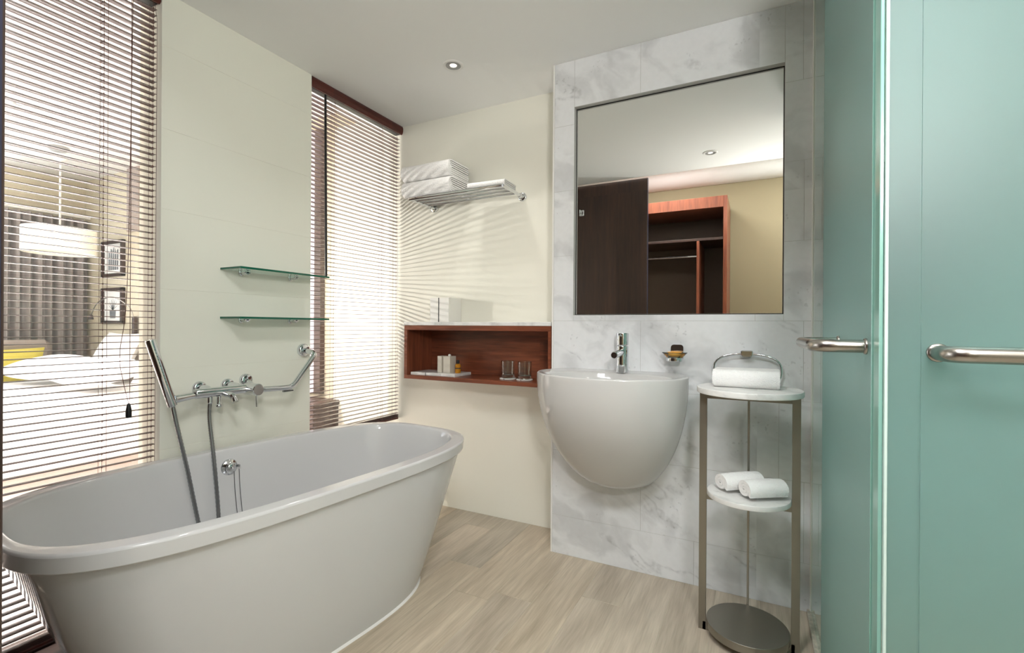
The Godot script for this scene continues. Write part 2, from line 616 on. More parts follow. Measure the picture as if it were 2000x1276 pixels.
func make_blind(label: String, z0: float, z1: float, ytop: float, ybot: float, ladders: Array) -> Node3D:
	var cx := -2.03
	var t := thing("venetian_blind", label, "blind", Vector3(cx, 0, 0), 0, "brown venetian blinds")
	var zc := (z0 + z1) / 2; var l := absf(z1 - z0)
	# head rail with a moulded front board
	part("headrail", mb_box(Vector3(-0.008, CH - 0.026, zc), Vector3(0.04, 0.046, l), 0.002), M.black, t)
	var b := MB.new()
	var prof := [Vector2(0.018, 0.0), Vector2(0.03, 0.0), Vector2(0.035, -0.012), Vector2(0.035, -0.03), Vector2(0.031, -0.044), Vector2(0.024, -0.05), Vector2(0.018, -0.05)]
	b.prism(prof, z0, z1, Transform3D(Basis(), Vector3(0, CH - 0.001, 0)))
	part("valance", b, M.rail, t)
	var sm := slat_mesh(l - 0.006)
	var y := ytop
	while y > ybot + 0.03:
		var s := part("slat", sm, M.slat, t)
		s.position = Vector3(0, y, zc)
		y -= 0.0227
	for i in 5:                                                 # slats lying on the bottom rail
		var s := part("slat", sm, M.slat, t)
		s.position = Vector3(0, ybot + 0.0125 + i * 0.0036, zc)
	part("bottom_rail", mb_box(Vector3(0, ybot + 0.004, zc), Vector3(0.027, 0.011, l - 0.006), 0.002), M.rail, t)
	for z in ladders:
		var c := MB.new()
		for dx in [-0.0132, 0.0132]:
			c.tube([Vector3(dx, CH - 0.05, z), Vector3(dx, ybot, z)], 0.0006, 5)
		c.tube([Vector3(0, CH - 0.05, z - 0.012), Vector3(0.0138, 2.22, z - 0.012), Vector3(0.0138, ybot, z - 0.012)], 0.0007, 5)
		var yy := ytop
		while yy > ybot + 0.03:
			c.box(Vector3(0, yy - 0.0012, z), Vector3(0.026, 0.0006, 0.0012))
			c.box(Vector3(0.0137, yy, z), Vector3(0.0016, 0.005, 0.003))
			yy -= 0.0227
		part("ladder_cord", c, M.thin_line, t)
	return t

func build_windows() -> void:
	# glazing towards the bedroom
	var w1 := struct("window_1", mb_span(Vector3(-2.14, 0.0, -0.999), Vector3(-2.09, 0.045, -0.22), 0.003), M.dark_wood, "fixed glass window to the bedroom behind the wide blind", "window")
	part("pane", mb_span(Vector3(-2.118, 0.045, -0.999), Vector3(-2.110, CH, -0.22)), M.glass, w1)
	part("sill", mb_span(Vector3(-2.14, -0.02, -0.999), Vector3(-1.93, 0.012, -0.27), 0.003), M.dark_wood, w1)
	var w2 := struct("window_2", mb_span(Vector3(-2.14, 0.0, BZ), Vector3(-2.09, 0.045, -1.677), 0.003), M.dark_wood, "fixed glass window to the bedroom behind the narrow blind", "window")
	part("pane", mb_span(Vector3(-2.118, 0.045, BZ), Vector3(-2.110, CH, -1.677)), M.glass, w2)
	part("sill", mb_span(Vector3(-2.14, -0.02, BZ), Vector3(-1.97, 0.012, -1.677), 0.003), M.dark_wood, w2)
	var b1 := make_blind("wide brown venetian blind from ceiling to floor beside the hand shower", -0.27, -0.997, 2.262, 0.055, [-0.83, -0.981, -0.45])
	var c := MB.new()
	c.tube([Vector3(0.026, 2.28, -0.906), Vector3(0.026, 0.79, -0.906)], 0.0011, 6)
	c.tube(spline([Vector3(0.026, 2.28, -0.910), Vector3(0.027, 1.25, -0.897), Vector3(0.03, 0.98, -0.874), Vector3(0.029, 0.88, -0.884), Vector3(0.026, 0.79, -0.904)]), 0.0011, 6)
	var lc := part("lift_cord", c, M.thin_line, b1)
	var g := MB.new()
	g.lathe([Vector2(0, 0.034), Vector2(0.004, 0.033), Vector2(0.0065, 0.024), Vector2(0.0095, 0.006), Vector2(0.0095, -0.012), Vector2(0.008, -0.018), Vector2(0, -0.018)], 12, Transform3D(Basis(), Vector3(0.026, 0.762, -0.903)))
	part("toggle", g, M.black, lc)
	var b2 := make_blind("narrow brown venetian blind between the cream pier and back wall", -1.682, BZ + 0.006, 2.254, 0.492, [-1.845, -2.21, -2.34])
	var wd := MB.new()
	wd.tube([Vector3(0.04, 2.268, -1.758), Vector3(0.045, 1.325, -1.765)], 0.0062, 8)
	part("tilt_wand", wd, M.black, b2)


# ------------------------------------------------------------------ bedroom beyond the glass
func pillow(w: float, h: float, t: float) -> MB:               # soft cushion about the origin, w along x, h along y
	var b := MB.new()
	for side in [1.0, -1.0]:
		var rows := []
		for i in 13:
			var r := PackedVector3Array()
			var v := i / 12.0 * 2 - 1
			for j in 15:
				var u := j / 14.0 * 2 - 1
				var pinch := 1.0 - 0.07 * (1 - u * u) * v * v - 0.07 * (1 - v * v) * u * u
				var th := t * 0.5 * pow(maxf(0.0, (1 - pow(absf(u), 2.6)) * (1 - pow(absf(v), 2.6))), 0.55)
				r.append(Vector3(u * w / 2 * pinch, v * h / 2 * pinch, side * th))
			rows.append(r)
		b.grid(rows, false, side < 0)
	return b

func build_bedroom() -> void:
	struct("floor_bedroom", mb_span(Vector3(-6.5, -0.12, -3.2), Vector3(-2.14, 0.0, 1.2)), M.carpet, "beige bedroom carpet beyond the glass", "floor")
	struct("ceiling_bedroom", mb_span(Vector3(-6.5, 2.55, -3.2), Vector3(-2.145, 2.75, 1.2)), M.bed_ceiling, "white bedroom ceiling beyond the glass", "ceiling")
	struct("wall_bedroom_head", mb_span(Vector3(-6.5, -0.1, -2.6), Vector3(-2.145, 2.6, -2.4)), M.bed_wall, "pale bedroom wall behind the bed head with framed prints", "wall")
	struct("wall_bedroom_near", mb_span(Vector3(-6.5, -0.1, 1.0), Vector3(-2.1, 2.6, 1.2)), M.bed_wall, "pale bedroom wall opposite the bed head", "wall")
	struct("wall_bedroom_inner", mb_span(Vector3(-2.145, 0.0, -0.22), Vector3(-2.0, 2.6, 1.2)), M.bed_wall, "partition between bedroom and corridor", "wall")
	# window wall with an opening to the sky
	var ww := MB.new()
	ww.box(Vector3(-6.3, 0.22, -0.7), Vector3(0.2, 0.64, 3.8))
	ww.box(Vector3(-6.3, 2.52, -0.7), Vector3(0.2, 0.2, 3.8))
	ww.box(Vector3(-6.3, 1.48, -2.2), Vector3(0.2, 1.88, 0.8))
	ww.box(Vector3(-6.3, 1.48, 0.9), Vector3(0.2, 1.88, 0.5))
	struct("wall_bedroom_window", ww, M.bed_wall, "bedroom outer wall with a wide bright window", "wall")
	var w3 := MB.new()
	w3.box(Vector3(-6.3, 0.57, -0.575), Vector3(0.06, 0.06, 2.45), 0.004)
	w3.box(Vector3(-6.3, 2.39, -0.575), Vector3(0.06, 0.06, 2.45), 0.004)
	for z in [-1.77, -0.58, 0.62]: w3.box(Vector3(-6.3, 1.48, z), Vector3(0.06, 1.82, 0.06), 0.004)
	var win := struct("window_3", w3, M.white_paint, "bedroom window with white frame beyond the wide blind", "window")
	part("pane", mb_span(Vector3(-6.305, 0.57, -1.77), Vector3(-6.30, 2.39, 0.62)), M.glass, win)
	# curtain: deep pleats
	var c := MB.new()
	var row0 := PackedVector3Array(); var row1 := PackedVector3Array()
	for i in 161:
		var t := i / 160.0
		var z := -1.68 - t * 0.70
		var x := -6.10 + 0.045 * sin(t * TAU * 9.0) + 0.012 * sin(t * TAU * 23.0)
		row0.append(Vector3(x, 0.03, z)); row1.append(Vector3(x * 1.0, 2.13, z))
	c.grid([row0, row1])
	var cu := thing("curtain", "grey pleated curtain drawn beside the bright bedroom window", "curtain", Vector3.ZERO)
	part("drape", c, M.curtain, cu)
	var hr := MB.new()
	hr.box(Vector3(-6.10, 2.16, -1.4), Vector3(0.03, 0.03, 2.0), 0.003)
	part("track", hr, M.white_paint, cu)
	# bed
	var bed := thing("bed", "white made-up bed seen through the wide blind", "bed", Vector3(-4.61, 0, -1.38))
	part("base", mb_box(Vector3(0, 0.17, 0), Vector3(1.80, 0.30, 1.96), 0.02), M.taupe, bed)
	part("mattress", mb_box(Vector3(0, 0.44, 0), Vector3(1.84, 0.25, 1.98), 0.05), M.duvet, bed)
	var dv := MB.new()
	dv.box(Vector3(0, 0.40, 0.18), Vector3(1.88, 0.40, 1.62), 0.06)
	part("duvet", dv, M.duvet, bed)
	part("headboard", mb_box(Vector3(0, 0.42, -0.985), Vector3(1.88, 0.76, 0.05), 0.01), M.taupe, bed)
	for q in [[-4.18, 0.08, "plump white pillow leaning on the bed head, away from the reading lamp"], [-5.06, -0.06, "plump white pillow leaning on the bed head below the reading lamp"]]:
		var p := thing("bed_pillow", q[2], "pillow", Vector3(q[0], 0.80, -2.17), q[1], "white bed pillows")
		var pm := part("cover", pillow(0.72, 0.44, 0.16), M.duvet, p)
		pm.rotation = Vector3(-0.40, 0, 0)
	for q in [[-4.22, -0.04, "flat white pillow on the bed, away from the armchair"], [-5.02, 0.04, "flat white pillow on the bed nearer the armchair"]]:
		var p := thing("bed_pillow", q[2], "pillow", Vector3(q[0], 0.735, -1.72), q[1], "flat white bed pillows")
		var pm := part("cover", pillow(0.70, 0.46, 0.16), M.duvet, p)
		pm.rotation = Vector3(-1.38, 0, 0)
	# armchair by the window with a yellow cushion
	var ac := thing("armchair", "taupe armchair by the bedroom window behind the bed", "armchair", Vector3(-5.80, 0, -1.58))
	part("seat", mb_box(Vector3(0.0, 0.30, 0), Vector3(0.44, 0.30, 0.70), 0.05), M.taupe, ac)
	part("backrest", mb_box(Vector3(-0.10, 0.60, 0), Vector3(0.14, 0.66, 0.90), 0.05), M.taupe, ac)
	for s in [-1, 1]: part("armrest", mb_box(Vector3(0.03, 0.42, s * 0.405), Vector3(0.40, 0.36, 0.10), 0.03), M.grey_fabric, ac)
	var yc := thing("cushion", "yellow cushion on the armchair beside the bed", "cushion", Vector3(-5.715, 0.665, -1.58), PI / 2)
	part("cover", pillow(0.69, 0.40, 0.15), M.yellow, yc)
	# side table between armchair and bed head
	var nt := thing("nightstand", "dark nightstand between bed and curtain", "nightstand", Vector3(-5.79, 0, -2.22))
	part("body", mb_box(Vector3(0, 0.30, 0), Vector3(0.36, 0.52, 0.28), 0.006), M.grey_fabric, nt)
	part("table_top", mb_box(Vector3(0, 0.575, 0), Vector3(0.40, 0.03, 0.30), 0.005), M.frame, nt)
	# pendant with a wide drum shade
	var fl := thing("pendant_lamp", "wide white drum pendant lamp hanging before the grey curtain", "lamp", Vector3(-5.50, 0, -1.95))
	var lp := MB.new()
	lp.tube([Vector3(0, 1.90, 0), Vector3(0, 2.55, 0)], 0.008, 8)
	part("rod", lp, M.white_paint, fl)
	var ls := MB.new()
	ls.lathe([Vector2(0.25, 1.70), Vector2(0.25, 1.915)], 40)
	ls.lathe([Vector2(0.246, 1.915), Vector2(0.246, 1.70)], 40)
	ls.lathe([Vector2(0.25, 1.915), Vector2(0.0, 1.915)], 40)
	part("shade", ls, M.shade, fl)
	var cn := MB.new()
	cn.lathe([Vector2(0.0, 2.52), Vector2(0.045, 2.525), Vector2(0.05, 2.55)], 20)
	part("canopy", cn, M.white_paint, fl)
	# two framed prints
	var mats := [mat(Color(0.93, 0.93, 0.92), 0.5), mat(Color(0.42, 0.44, 0.46), 0.6)]
	for k in 2:
		var yc2: float = [1.715, 1.255][k]
		var f := thing("picture_frame", ["framed print of tall grey shapes, upper of the pair on the bedroom wall", "framed print of a small grey plant, lower of the pair on the bedroom wall"][k], "picture", Vector3(-5.60, yc2, -2.385), 0, "framed prints on the bedroom wall")
		var fb := MB.new()
		for s in [-1, 1]:
			fb.box(Vector3(s * 0.185, 0, 0), Vector3(0.04, 0.35, 0.03), 0.003)
			fb.box(Vector3(0, s * 0.16, 0), Vector3(0.41, 0.03, 0.03), 0.003)
		part("frame", fb, M.frame, f)
		part("mount", mb_box(Vector3(0, 0, -0.006), Vector3(0.36, 0.32, 0.008)), mats[0], f)
		var art := MB.new()
		if k == 0:
			for i in 5:
				art.prism([Vector2(-0.09 + i * 0.04, -0.11), Vector2(-0.06 + i * 0.04, -0.11), Vector2(-0.062 + i * 0.04, 0.06 + 0.03 * (i % 3)), Vector2(-0.085 + i * 0.04, 0.08 + 0.02 * (i % 2))], -0.002, 0.0)
		else:
			art.prism([Vector2(-0.05, -0.12), Vector2(0.05, -0.12), Vector2(0.06, -0.04), Vector2(-0.06, -0.04)], -0.002, 0.0)
			for i in 7:
				var a := -1.1 + i * 0.37
				art.prism([Vector2(-0.008, -0.04), Vector2(0.008, -0.04), Vector2(sin(a) * 0.10 + 0.004, -0.04 + cos(a) * 0.11)], -0.002, 0.0)
		part("print", art, mats[1], f)
	# reading lamp with a thin bow
	var rl := thing("reading_lamp", "slim wall reading lamp with curved wire arm beside the prints", "lamp", Vector3(-5.16, 1.02, -2.37))
	part("wall_plate", mb_box(Vector3(0, -0.02, 0), Vector3(0.05, 0.30, 0.03), 0.004), M.frame, rl)
	var ra := MB.new()
	ra.tube(spline([Vector3(0, 0.12, 0.01), Vector3(-0.02, 0.22, 0.04), Vector3(-0.22, 0.31, 0.08), Vector3(-0.45, 0.26, 0.10), Vector3(-0.58, 0.14, 0.10)]), 0.005, 6)
	part("arm", ra, M.steel, rl)
	var rh := MB.new()
	rh.lathe([Vector2(0.0, 0.02), Vector2(0.014, 0.015), Vector2(0.022, -0.03), Vector2(0, -0.03)], 12, Transform3D(Basis(), Vector3(-0.58, 0.13, 0.10)))
	part("head", rh, M.frame, rl)
	# narrow grey strip above the bed
	tag(part("grey_strip", mb_span(Vector3(-5.33, 1.95, -2.40), Vector3(-5.12, 2.56, -2.375), 0.003), M.taupe), "narrow grey strip high on the bedroom wall right of the prints", "panel")
	var dt := thing("ceiling_detector", "round grey fitting on the bedroom ceiling", "detector", Vector3(-5.2, 2.55, -1.83))
	var db := MB.new()
	db.lathe([Vector2(0, -0.035), Vector2(0.05, -0.032), Vector2(0.07, -0.012), Vector2(0.072, 0.0)], 24)
	part("housing", db, mat(Color(0.6, 0.6, 0.6), 0.5), dt)
	# things seen through the narrow blind
	tag(part("wall_post", mb_span(Vector3(-2.775, 0.60, -2.40), Vector3(-2.71, 2.45, -2.36), 0.003), M.dark_wood), "tall dark wood upright behind the narrow blind", "post")
	tag(part("wall_mirror_panel", mb_span(Vector3(-3.0, 0.60, -2.40), Vector3(-2.78, 2.45, -2.375), 0.002), mat(Color(0.76, 0.73, 0.77), 0.25)), "pale lilac panel beside the dark wood upright", "panel")
	var cb := thing("cabinet", "low dark wood cabinet behind the narrow blind", "cabinet", Vector3(-2.76, 0, -2.28))
	part("body", mb_box(Vector3(0, 0.28, 0), Vector3(0.42, 0.52, 0.22), 0.004), M.dark_wood, cb)
	part("cabinet_top", mb_box(Vector3(0, 0.555, 0), Vector3(0.44, 0.03, 0.235), 0.004), M.dark_wood, cb)
	# unseen globe lamp behind the pier, placed to throw slat shadows on back wall
	var gl := thing("unseen_globe_lamp", "unseen slim floor lamp with small opal globe hidden behind the cream pier", "lamp", Vector3(-2.80, 0, -1.47))
	var gb := MB.new()
	gb.lathe([Vector2(0, 0.0), Vector2(0.12, 0.0), Vector2(0.12, 0.012), Vector2(0.012, 0.02), Vector2(0.0, 0.02)], 24)
	part("base", gb, M.frame, gl)
	var gp := MB.new()
	gp.tube([Vector3(0, 0.015, 0), Vector3(0, 1.35, 0)], 0.008, 8)
	part("pole", gp, M.frame, gl)
	var gg := MB.new()
	var gprof := []
	for i in 13: gprof.append(Vector2(0.055 * sin(PI * i / 12.0), 1.40 - 0.055 * cos(PI * i / 12.0)))
	gg.lathe(gprof, 24)
	part("globe", gg, glow(Color(1.0, 0.96, 0.90), 1.5), gl)
	omni(Vector3(-2.80, 1.40, -1.47), 0.75, Color(1.0, 0.975, 0.945), 0.016)
	for q in [["above the foot of the bed", -3.9, -0.6], ["above the middle of the bed", -4.4, -1.35], ["between the bed and the wide blind", -3.0, -0.75], ["between the bed and the cream pier", -3.0, -1.6]]:
		downlight("unseen recessed bedroom ceiling downlight " + q[0], Vector3(q[1], 2.55, q[2]), 17.0, Color(1.0, 0.985, 0.98), 0.06, 30.0)  # unseen ceiling spots, placed to brighten bed and carpet


# ------------------------------------------------------------------ corridor behind the camera (the mirror shows it)
func build_corridor() -> void:
	struct("ceiling_corridor", mb_span(Vector3(-2.2, 2.84, NZ), Vector3(1.3, 3.0, 1.6)), M.ceiling, "raised white corridor ceiling", "ceiling")
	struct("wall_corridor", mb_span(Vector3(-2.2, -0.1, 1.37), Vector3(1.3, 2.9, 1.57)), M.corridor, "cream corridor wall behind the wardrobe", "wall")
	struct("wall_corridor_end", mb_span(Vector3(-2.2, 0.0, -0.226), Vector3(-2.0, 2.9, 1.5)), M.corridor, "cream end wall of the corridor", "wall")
	# curved cove under the ceiling with a light line above it
	var b := MB.new()
	var r0 := PackedVector3Array(); var r1 := PackedVector3Array()
	for i in 13:
		var a := PI / 2 * i / 12.0
		var p := Vector2(1.37 - 0.19 * sin(a), 2.645 + 0.14 * (1 - cos(a)))
		r0.append(Vector3(-2.0, p.y, p.x)); r1.append(Vector3(1.15, p.y, p.x))
	b.grid([r0, r1], false, true)
	b.box(Vector3(-0.425, 2.793, 1.18), Vector3(3.15, 0.016, 0.012))
	struct("trim_1", b, M.white_paint, "curved white cove under the corridor ceiling", "cove")
	# wardrobe
	var w := thing("wardrobe", "open red-brown wardrobe without doors, mirrored behind the basin", "wardrobe", Vector3(-1.15, 0, 0.77))
	var zf := 0.0; var zb := 0.58
	part("side_panel", mb_span(Vector3(0.845, 0, zf), Vector3(0.88, 2.37, zb), 0.002), M.cherry, w)
	part("side_panel", mb_span(Vector3(-0.80, 0, zf), Vector3(-0.765, 2.37, zb), 0.002), M.cherry, w)
	part("top_panel", mb_span(Vector3(-0.765, 2.26, zf), Vector3(0.845, 2.37, zb), 0.002), M.cherry, w)
	part("back_panel", mb_span(Vector3(-0.765, 0, zb - 0.02), Vector3(0.845, 2.26, zb), 0.001), M.closet, w)
	part("divider", mb_span(Vector3(0.60, 0, zf + 0.02), Vector3(0.625, 1.945, zb - 0.02), 0.002), M.cherry, w)
	part("shelf", mb_span(Vector3(-0.765, 1.945, zf + 0.02), Vector3(0.845, 1.97, zb - 0.02), 0.002), M.dark_wood, w)
	part("bottom_panel", mb_span(Vector3(-0.765, 0.03, zf + 0.02), Vector3(0.845, 0.06, zb - 0.02), 0.002), M.cherry, w)
	var t := MB.new()
	t.tube([Vector3(-0.765, 1.83, 0.28), Vector3(0.60, 1.83, 0.28)], 0.013, 12)
	part("hanging_rail", t, M.chrome, w)
	# robe hook on the door panel
	var h := thing("robe_hook", "small chrome robe hook high on the dark sliding door", "hook", Vector3(-1.40, 2.09, -0.241))
	part("plate", mb_box(Vector3(0, 0, -0.006), Vector3(0.045, 0.055, 0.012), 0.004), M.chrome, h)
	var hb := MB.new()
	hb.tube(bend([Vector3(0, 0, -0.01), Vector3(0, -0.01, -0.045), Vector3(0, 0.02, -0.05)], 0.01), 0.005, 8)
	part("peg", hb, M.chrome, h)
	# two unseen corridor ceiling lights, placed to light the bathroom, and the cove light
	for x in [-0.9, 0.45]:
		var cl := thing("unseen_ceiling_light", "unseen square opal ceiling light in the corridor " + ("above the unseen floor lamp" if x > 0 else "above the sliding door"), "lamp", Vector3(x, 2.84, 0.45), 0, "unseen corridor ceiling lights")
		part("frame", mb_box(Vector3(0, -0.02, 0), Vector3(0.66, 0.04, 0.66), 0.004), M.white_paint, cl)
		part("diffuser", mb_box(Vector3(0, -0.043, 0), Vector3(0.60, 0.008, 0.60), 0.002), glow(Color(1.0, 0.97, 0.92), 2.0), cl)
		area(Vector3(x, 2.785, 0.45), Vector3(x, 0, 0.45), Vector2(0.6, 0.6), 2.6, Color(0.96, 0.98, 1.0))
	area(Vector3(-0.4, 2.81, 1.2), Vector3(-0.4, 2.78, 2.0), Vector2(2.9, 0.03), 0.5, Color(1.0, 0.95, 0.86))


func downlight(label: String, at: Vector3, e: float, c: Color, size: float, angle: float) -> void:
	var d := thing("downlight", label, "downlight", at)
	var r := MB.new()
	r.lathe([Vector2(0.036, 0.0), Vector2(0.036, -0.004), Vector2(0.046, -0.005), Vector2(0.050, -0.002), Vector2(0.050, 0.0)], 32)
	part("ring", r, M.white_paint, d)
	var k := MB.new()
	k.lathe([Vector2(0.036, -0.003), Vector2(0.030, 0.0), Vector2(0.02, 0.0), Vector2(0.0, 0.0)].map(func(p): return Vector2(p.x, p.y - 0.0015)), 32)
	part("reflector", k, mat(Color(0.62, 0.62, 0.61), 0.35), d)
	var b := MB.new()
	b.lathe([Vector2(0.0, -0.004), Vector2(0.016, -0.0035), Vector2(0.018, -0.001)], 24)
	part("lamp", b, glow(c, 0.5), d)
	spot(at + Vector3(0, -0.012, 0), at + Vector3(0, -1, 0.0), e, c, size, angle)

func build_downlights() -> void:
	# unseen floor lamp, out of view in the corridor, washing ceiling and upper walls
	var u := thing("unseen_torchiere", "unseen slim steel uplighter out of view in the corridor beside the entrance", "lamp", Vector3(0.44, 0, 0.34))
	var ub := MB.new()
	ub.lathe([Vector2(0, 0), Vector2(0.13, 0), Vector2(0.13, 0.012), Vector2(0.02, 0.022), Vector2(0, 0.022)], 28)
	part("base", ub, M.steel, u)
	var up := MB.new()
	up.tube([Vector3(0, 0.02, 0), Vector3(0, 1.52, 0)], 0.011, 10)
	part("pole", up, M.steel, u)
	var ul := MB.new()
	ul.lathe([Vector2(0.012, 1.49), Vector2(0.07, 1.51), Vector2(0.125, 1.58), Vector2(0.121, 1.58), Vector2(0.066, 1.518), Vector2(0.0, 1.50)], 28)
	part("bowl", ul, M.steel, u)
	var ug := MB.new()
	ug.lathe([Vector2(0.0, 1.562), Vector2(0.104, 1.56)], 24)
	part("diffuser", ug, glow(Color(1, 0.98, 0.95), 2.0), u)
	spot(Vector3(0.44, 1.70, 0.34), Vector3(-0.75, 2.22, -1.80), 1.5, Color(1.0, 0.99, 0.985), 0.11, 60.0)
	downlight("recessed downlight in bathroom ceiling before the towel rack", Vector3(-1.31, CH, -1.92), 0.25, Color(1.0, 0.985, 0.965), 0.05, 60.0)
	downlight("recessed downlight in bathroom ceiling near the entrance, seen in the mirror", Vector3(-0.31, CH, -0.62), 0.7, Color(1.0, 0.985, 0.965), 0.05, 60.0)
	downlight("unseen recessed downlight inside the glass enclosure", Vector3(0.66, CH, -1.55), 1.3, Color(0.97, 0.99, 1.0), 0.05, 38.0)  # out of view, placed to brighten the frosted glass from inside


# ------------------------------------------------------------------ bathtub
func loop(a: float, b: float, n: float, y: float, k := 96) -> PackedVector3Array:   # superellipse, long axis z
	var r := PackedVector3Array()
	for i in k:
		var t := TAU * i / k
		var c := cos(t); var s := sin(t)
		r.append(Vector3(b * signf(s) * pow(absf(s), 2.0 / n), y, a * signf(c) * pow(absf(c), 2.0 / n)))
	return r

func build_tub() -> void:
	var t := thing("bathtub", "white freestanding oval bathtub with overhanging rim below the blinds", "bathtub", Vector3(-1.552, 0, -1.2057), -0.1004)
	var H := 0.575
	var rows := []
	for i in 15:                                                # flared outside
		var s := i / 14.0
		var q := pow(s, 0.92)
		rows.append(loop(lerpf(0.530, 0.748, q), lerpf(0.322, 0.398, q), lerpf(3.0, 3.25, s), lerpf(0.006, H - 0.045, s)))
	var o := MB.new()
	o.grid(rows, true)
	part("outer_shell", o, M.acrylic, t)
	var f := MB.new()                                           # white sealant bead along the floor
	f.grid([loop(0.537, 0.3285, 3.0, 0.0), loop(0.535, 0.3265, 3.0, 0.004), loop(0.530, 0.322, 3.0, 0.008)], true)
	part("sealant_bead", f, M.white_paint, t)
	var rim := MB.new()
	var stretches := [
		[[0.742, 0.392, 3.25, H - 0.0455], [0.7595, 0.4045, 3.26, H - 0.0475]],
		[[0.7595, 0.4045, 3.26, H - 0.0475], [0.7625, 0.4078, 3.26, H - 0.0462], [0.7638, 0.409, 3.27, H - 0.043]],
		[[0.7638, 0.409, 3.27, H - 0.043], [0.7650, 0.4103, 3.27, H - 0.026], [0.7664, 0.4117, 3.27, H - 0.008]],
		[[0.7664, 0.4117, 3.27, H - 0.008], [0.7656, 0.4109, 3.27, H - 0.0042], [0.7634, 0.4088, 3.27, H - 0.0016], [0.760, 0.4055, 3.26, H - 0.0004]],
		[[0.760, 0.4055, 3.26, H - 0.0004], [0.752, 0.386, 3.16, H], [0.742, 0.364, 3.06, H - 0.0004]],
		[[0.742, 0.364, 3.06, H - 0.0004], [0.738, 0.360, 3.04, H - 0.0018], [0.7352, 0.3572, 3.03, H - 0.0045], [0.7335, 0.3555, 3.02, H - 0.009]]]
	for st in stretches:
		rows = []
		for p in st: rows.append(loop(p[0], p[1], p[2], p[3]))
		rim.grid(rows, true)
	part("rim", rim, M.acrylic, t)
	var ba := MB.new()
	rows = []
	for p in [[0.7335, 0.3555, 3.02, H - 0.009], [0.727, 0.350, 3.0, H - 0.03], [0.70, 0.338, 3.0, H - 0.14], [0.655, 0.322, 2.95, H - 0.28], [0.60, 0.300, 2.9, H - 0.38], [0.545, 0.268, 2.8, H - 0.43], [0.48, 0.225, 2.7, H - 0.448], [0.36, 0.16, 2.5, H - 0.455], [0.18, 0.08, 2.2, H - 0.458], [0.0, 0.0, 2.0, H - 0.459]]:
		rows.append(loop(p[0], p[1], p[2], p[3]))
	ba.grid(rows, true)
	part("basin", ba, M.acrylic, t)
	# overflow knob on the inner wall below the mixer, with two thin hanging lines
	var ov := MB.new()
	var xf := Transform3D(TO_X, Vector3(-0.349, 0.503, 0.035))
	ov.lathe([Vector2(0.033, -0.004), Vector2(0.033, 0.004), Vector2(0.030, 0.009), Vector2(0.020, 0.012), Vector2(0.019, 0.022), Vector2(0.014, 0.026), Vector2(0.0, 0.027)], 28, xf)
	var op := part("overflow_plate", ov, M.chrome, t)
	var kn := MB.new()
	kn.lathe([Vector2(0.006, 0.024), Vector2(0.006, 0.034), Vector2(0.0, 0.036)], 12, xf)
	part("knob", kn, M.chrome, op)
	part("small_clip", mb_box(Vector3(-0.336, 0.503, 0.0015), Vector3(0.012, 0.012, 0.008), 0.002), M.chrome, op)
	for dz in [0.022, 0.002]:
		var cb := MB.new()
		cb.tube(spline([Vector3(-0.333, 0.49, dz), Vector3(-0.331, 0.40, dz - 0.004), Vector3(-0.318, 0.28, dz - 0.01), Vector3(-0.30, 0.19, dz - 0.012)]), 0.0016, 6)
		part("thin_line", cb, M.hose, t)


func disc(b: MB, at: Vector3, dir: Vector3, r: float, h: float) -> void:      # short rounded flange
	var y := dir.normalized()
	var x := y.cross(Vector3.UP)
	if x.length() < 0.1: x = y.cross(Vector3.RIGHT)
	x = x.normalized()
	b.lathe([Vector2(r * 0.98, 0), Vector2(r, h * 0.3), Vector2(r * 0.95, h * 0.75), Vector2(r * 0.75, h), Vector2(0, h)], 28, Transform3D(Basis(x, y, x.cross(y)), at))

func cyl(b: MB, p0: Vector3, p1: Vector3, r: float, bev := 0.002) -> void:    # capped cylinder with eased edges
	var y := (p1 - p0).normalized()
	var x := y.cross(Vector3.UP)
	if x.length() < 0.1: x = y.cross(Vector3.RIGHT)
	x = x.normalized()
	var l := p0.distance_to(p1)
	var xf := Transform3D(Basis(x, y, x.cross(y)), p0)
	b.lathe([Vector2(0, 0), Vector2(r - bev, 0)], 24, xf)
	b.lathe([Vector2(r - bev, 0), Vector2(r, bev), Vector2(r, l - bev), Vector2(r - bev, l)], 24, xf)
	b.lathe([Vector2(r - bev, l), Vector2(0, l)], 24, xf)


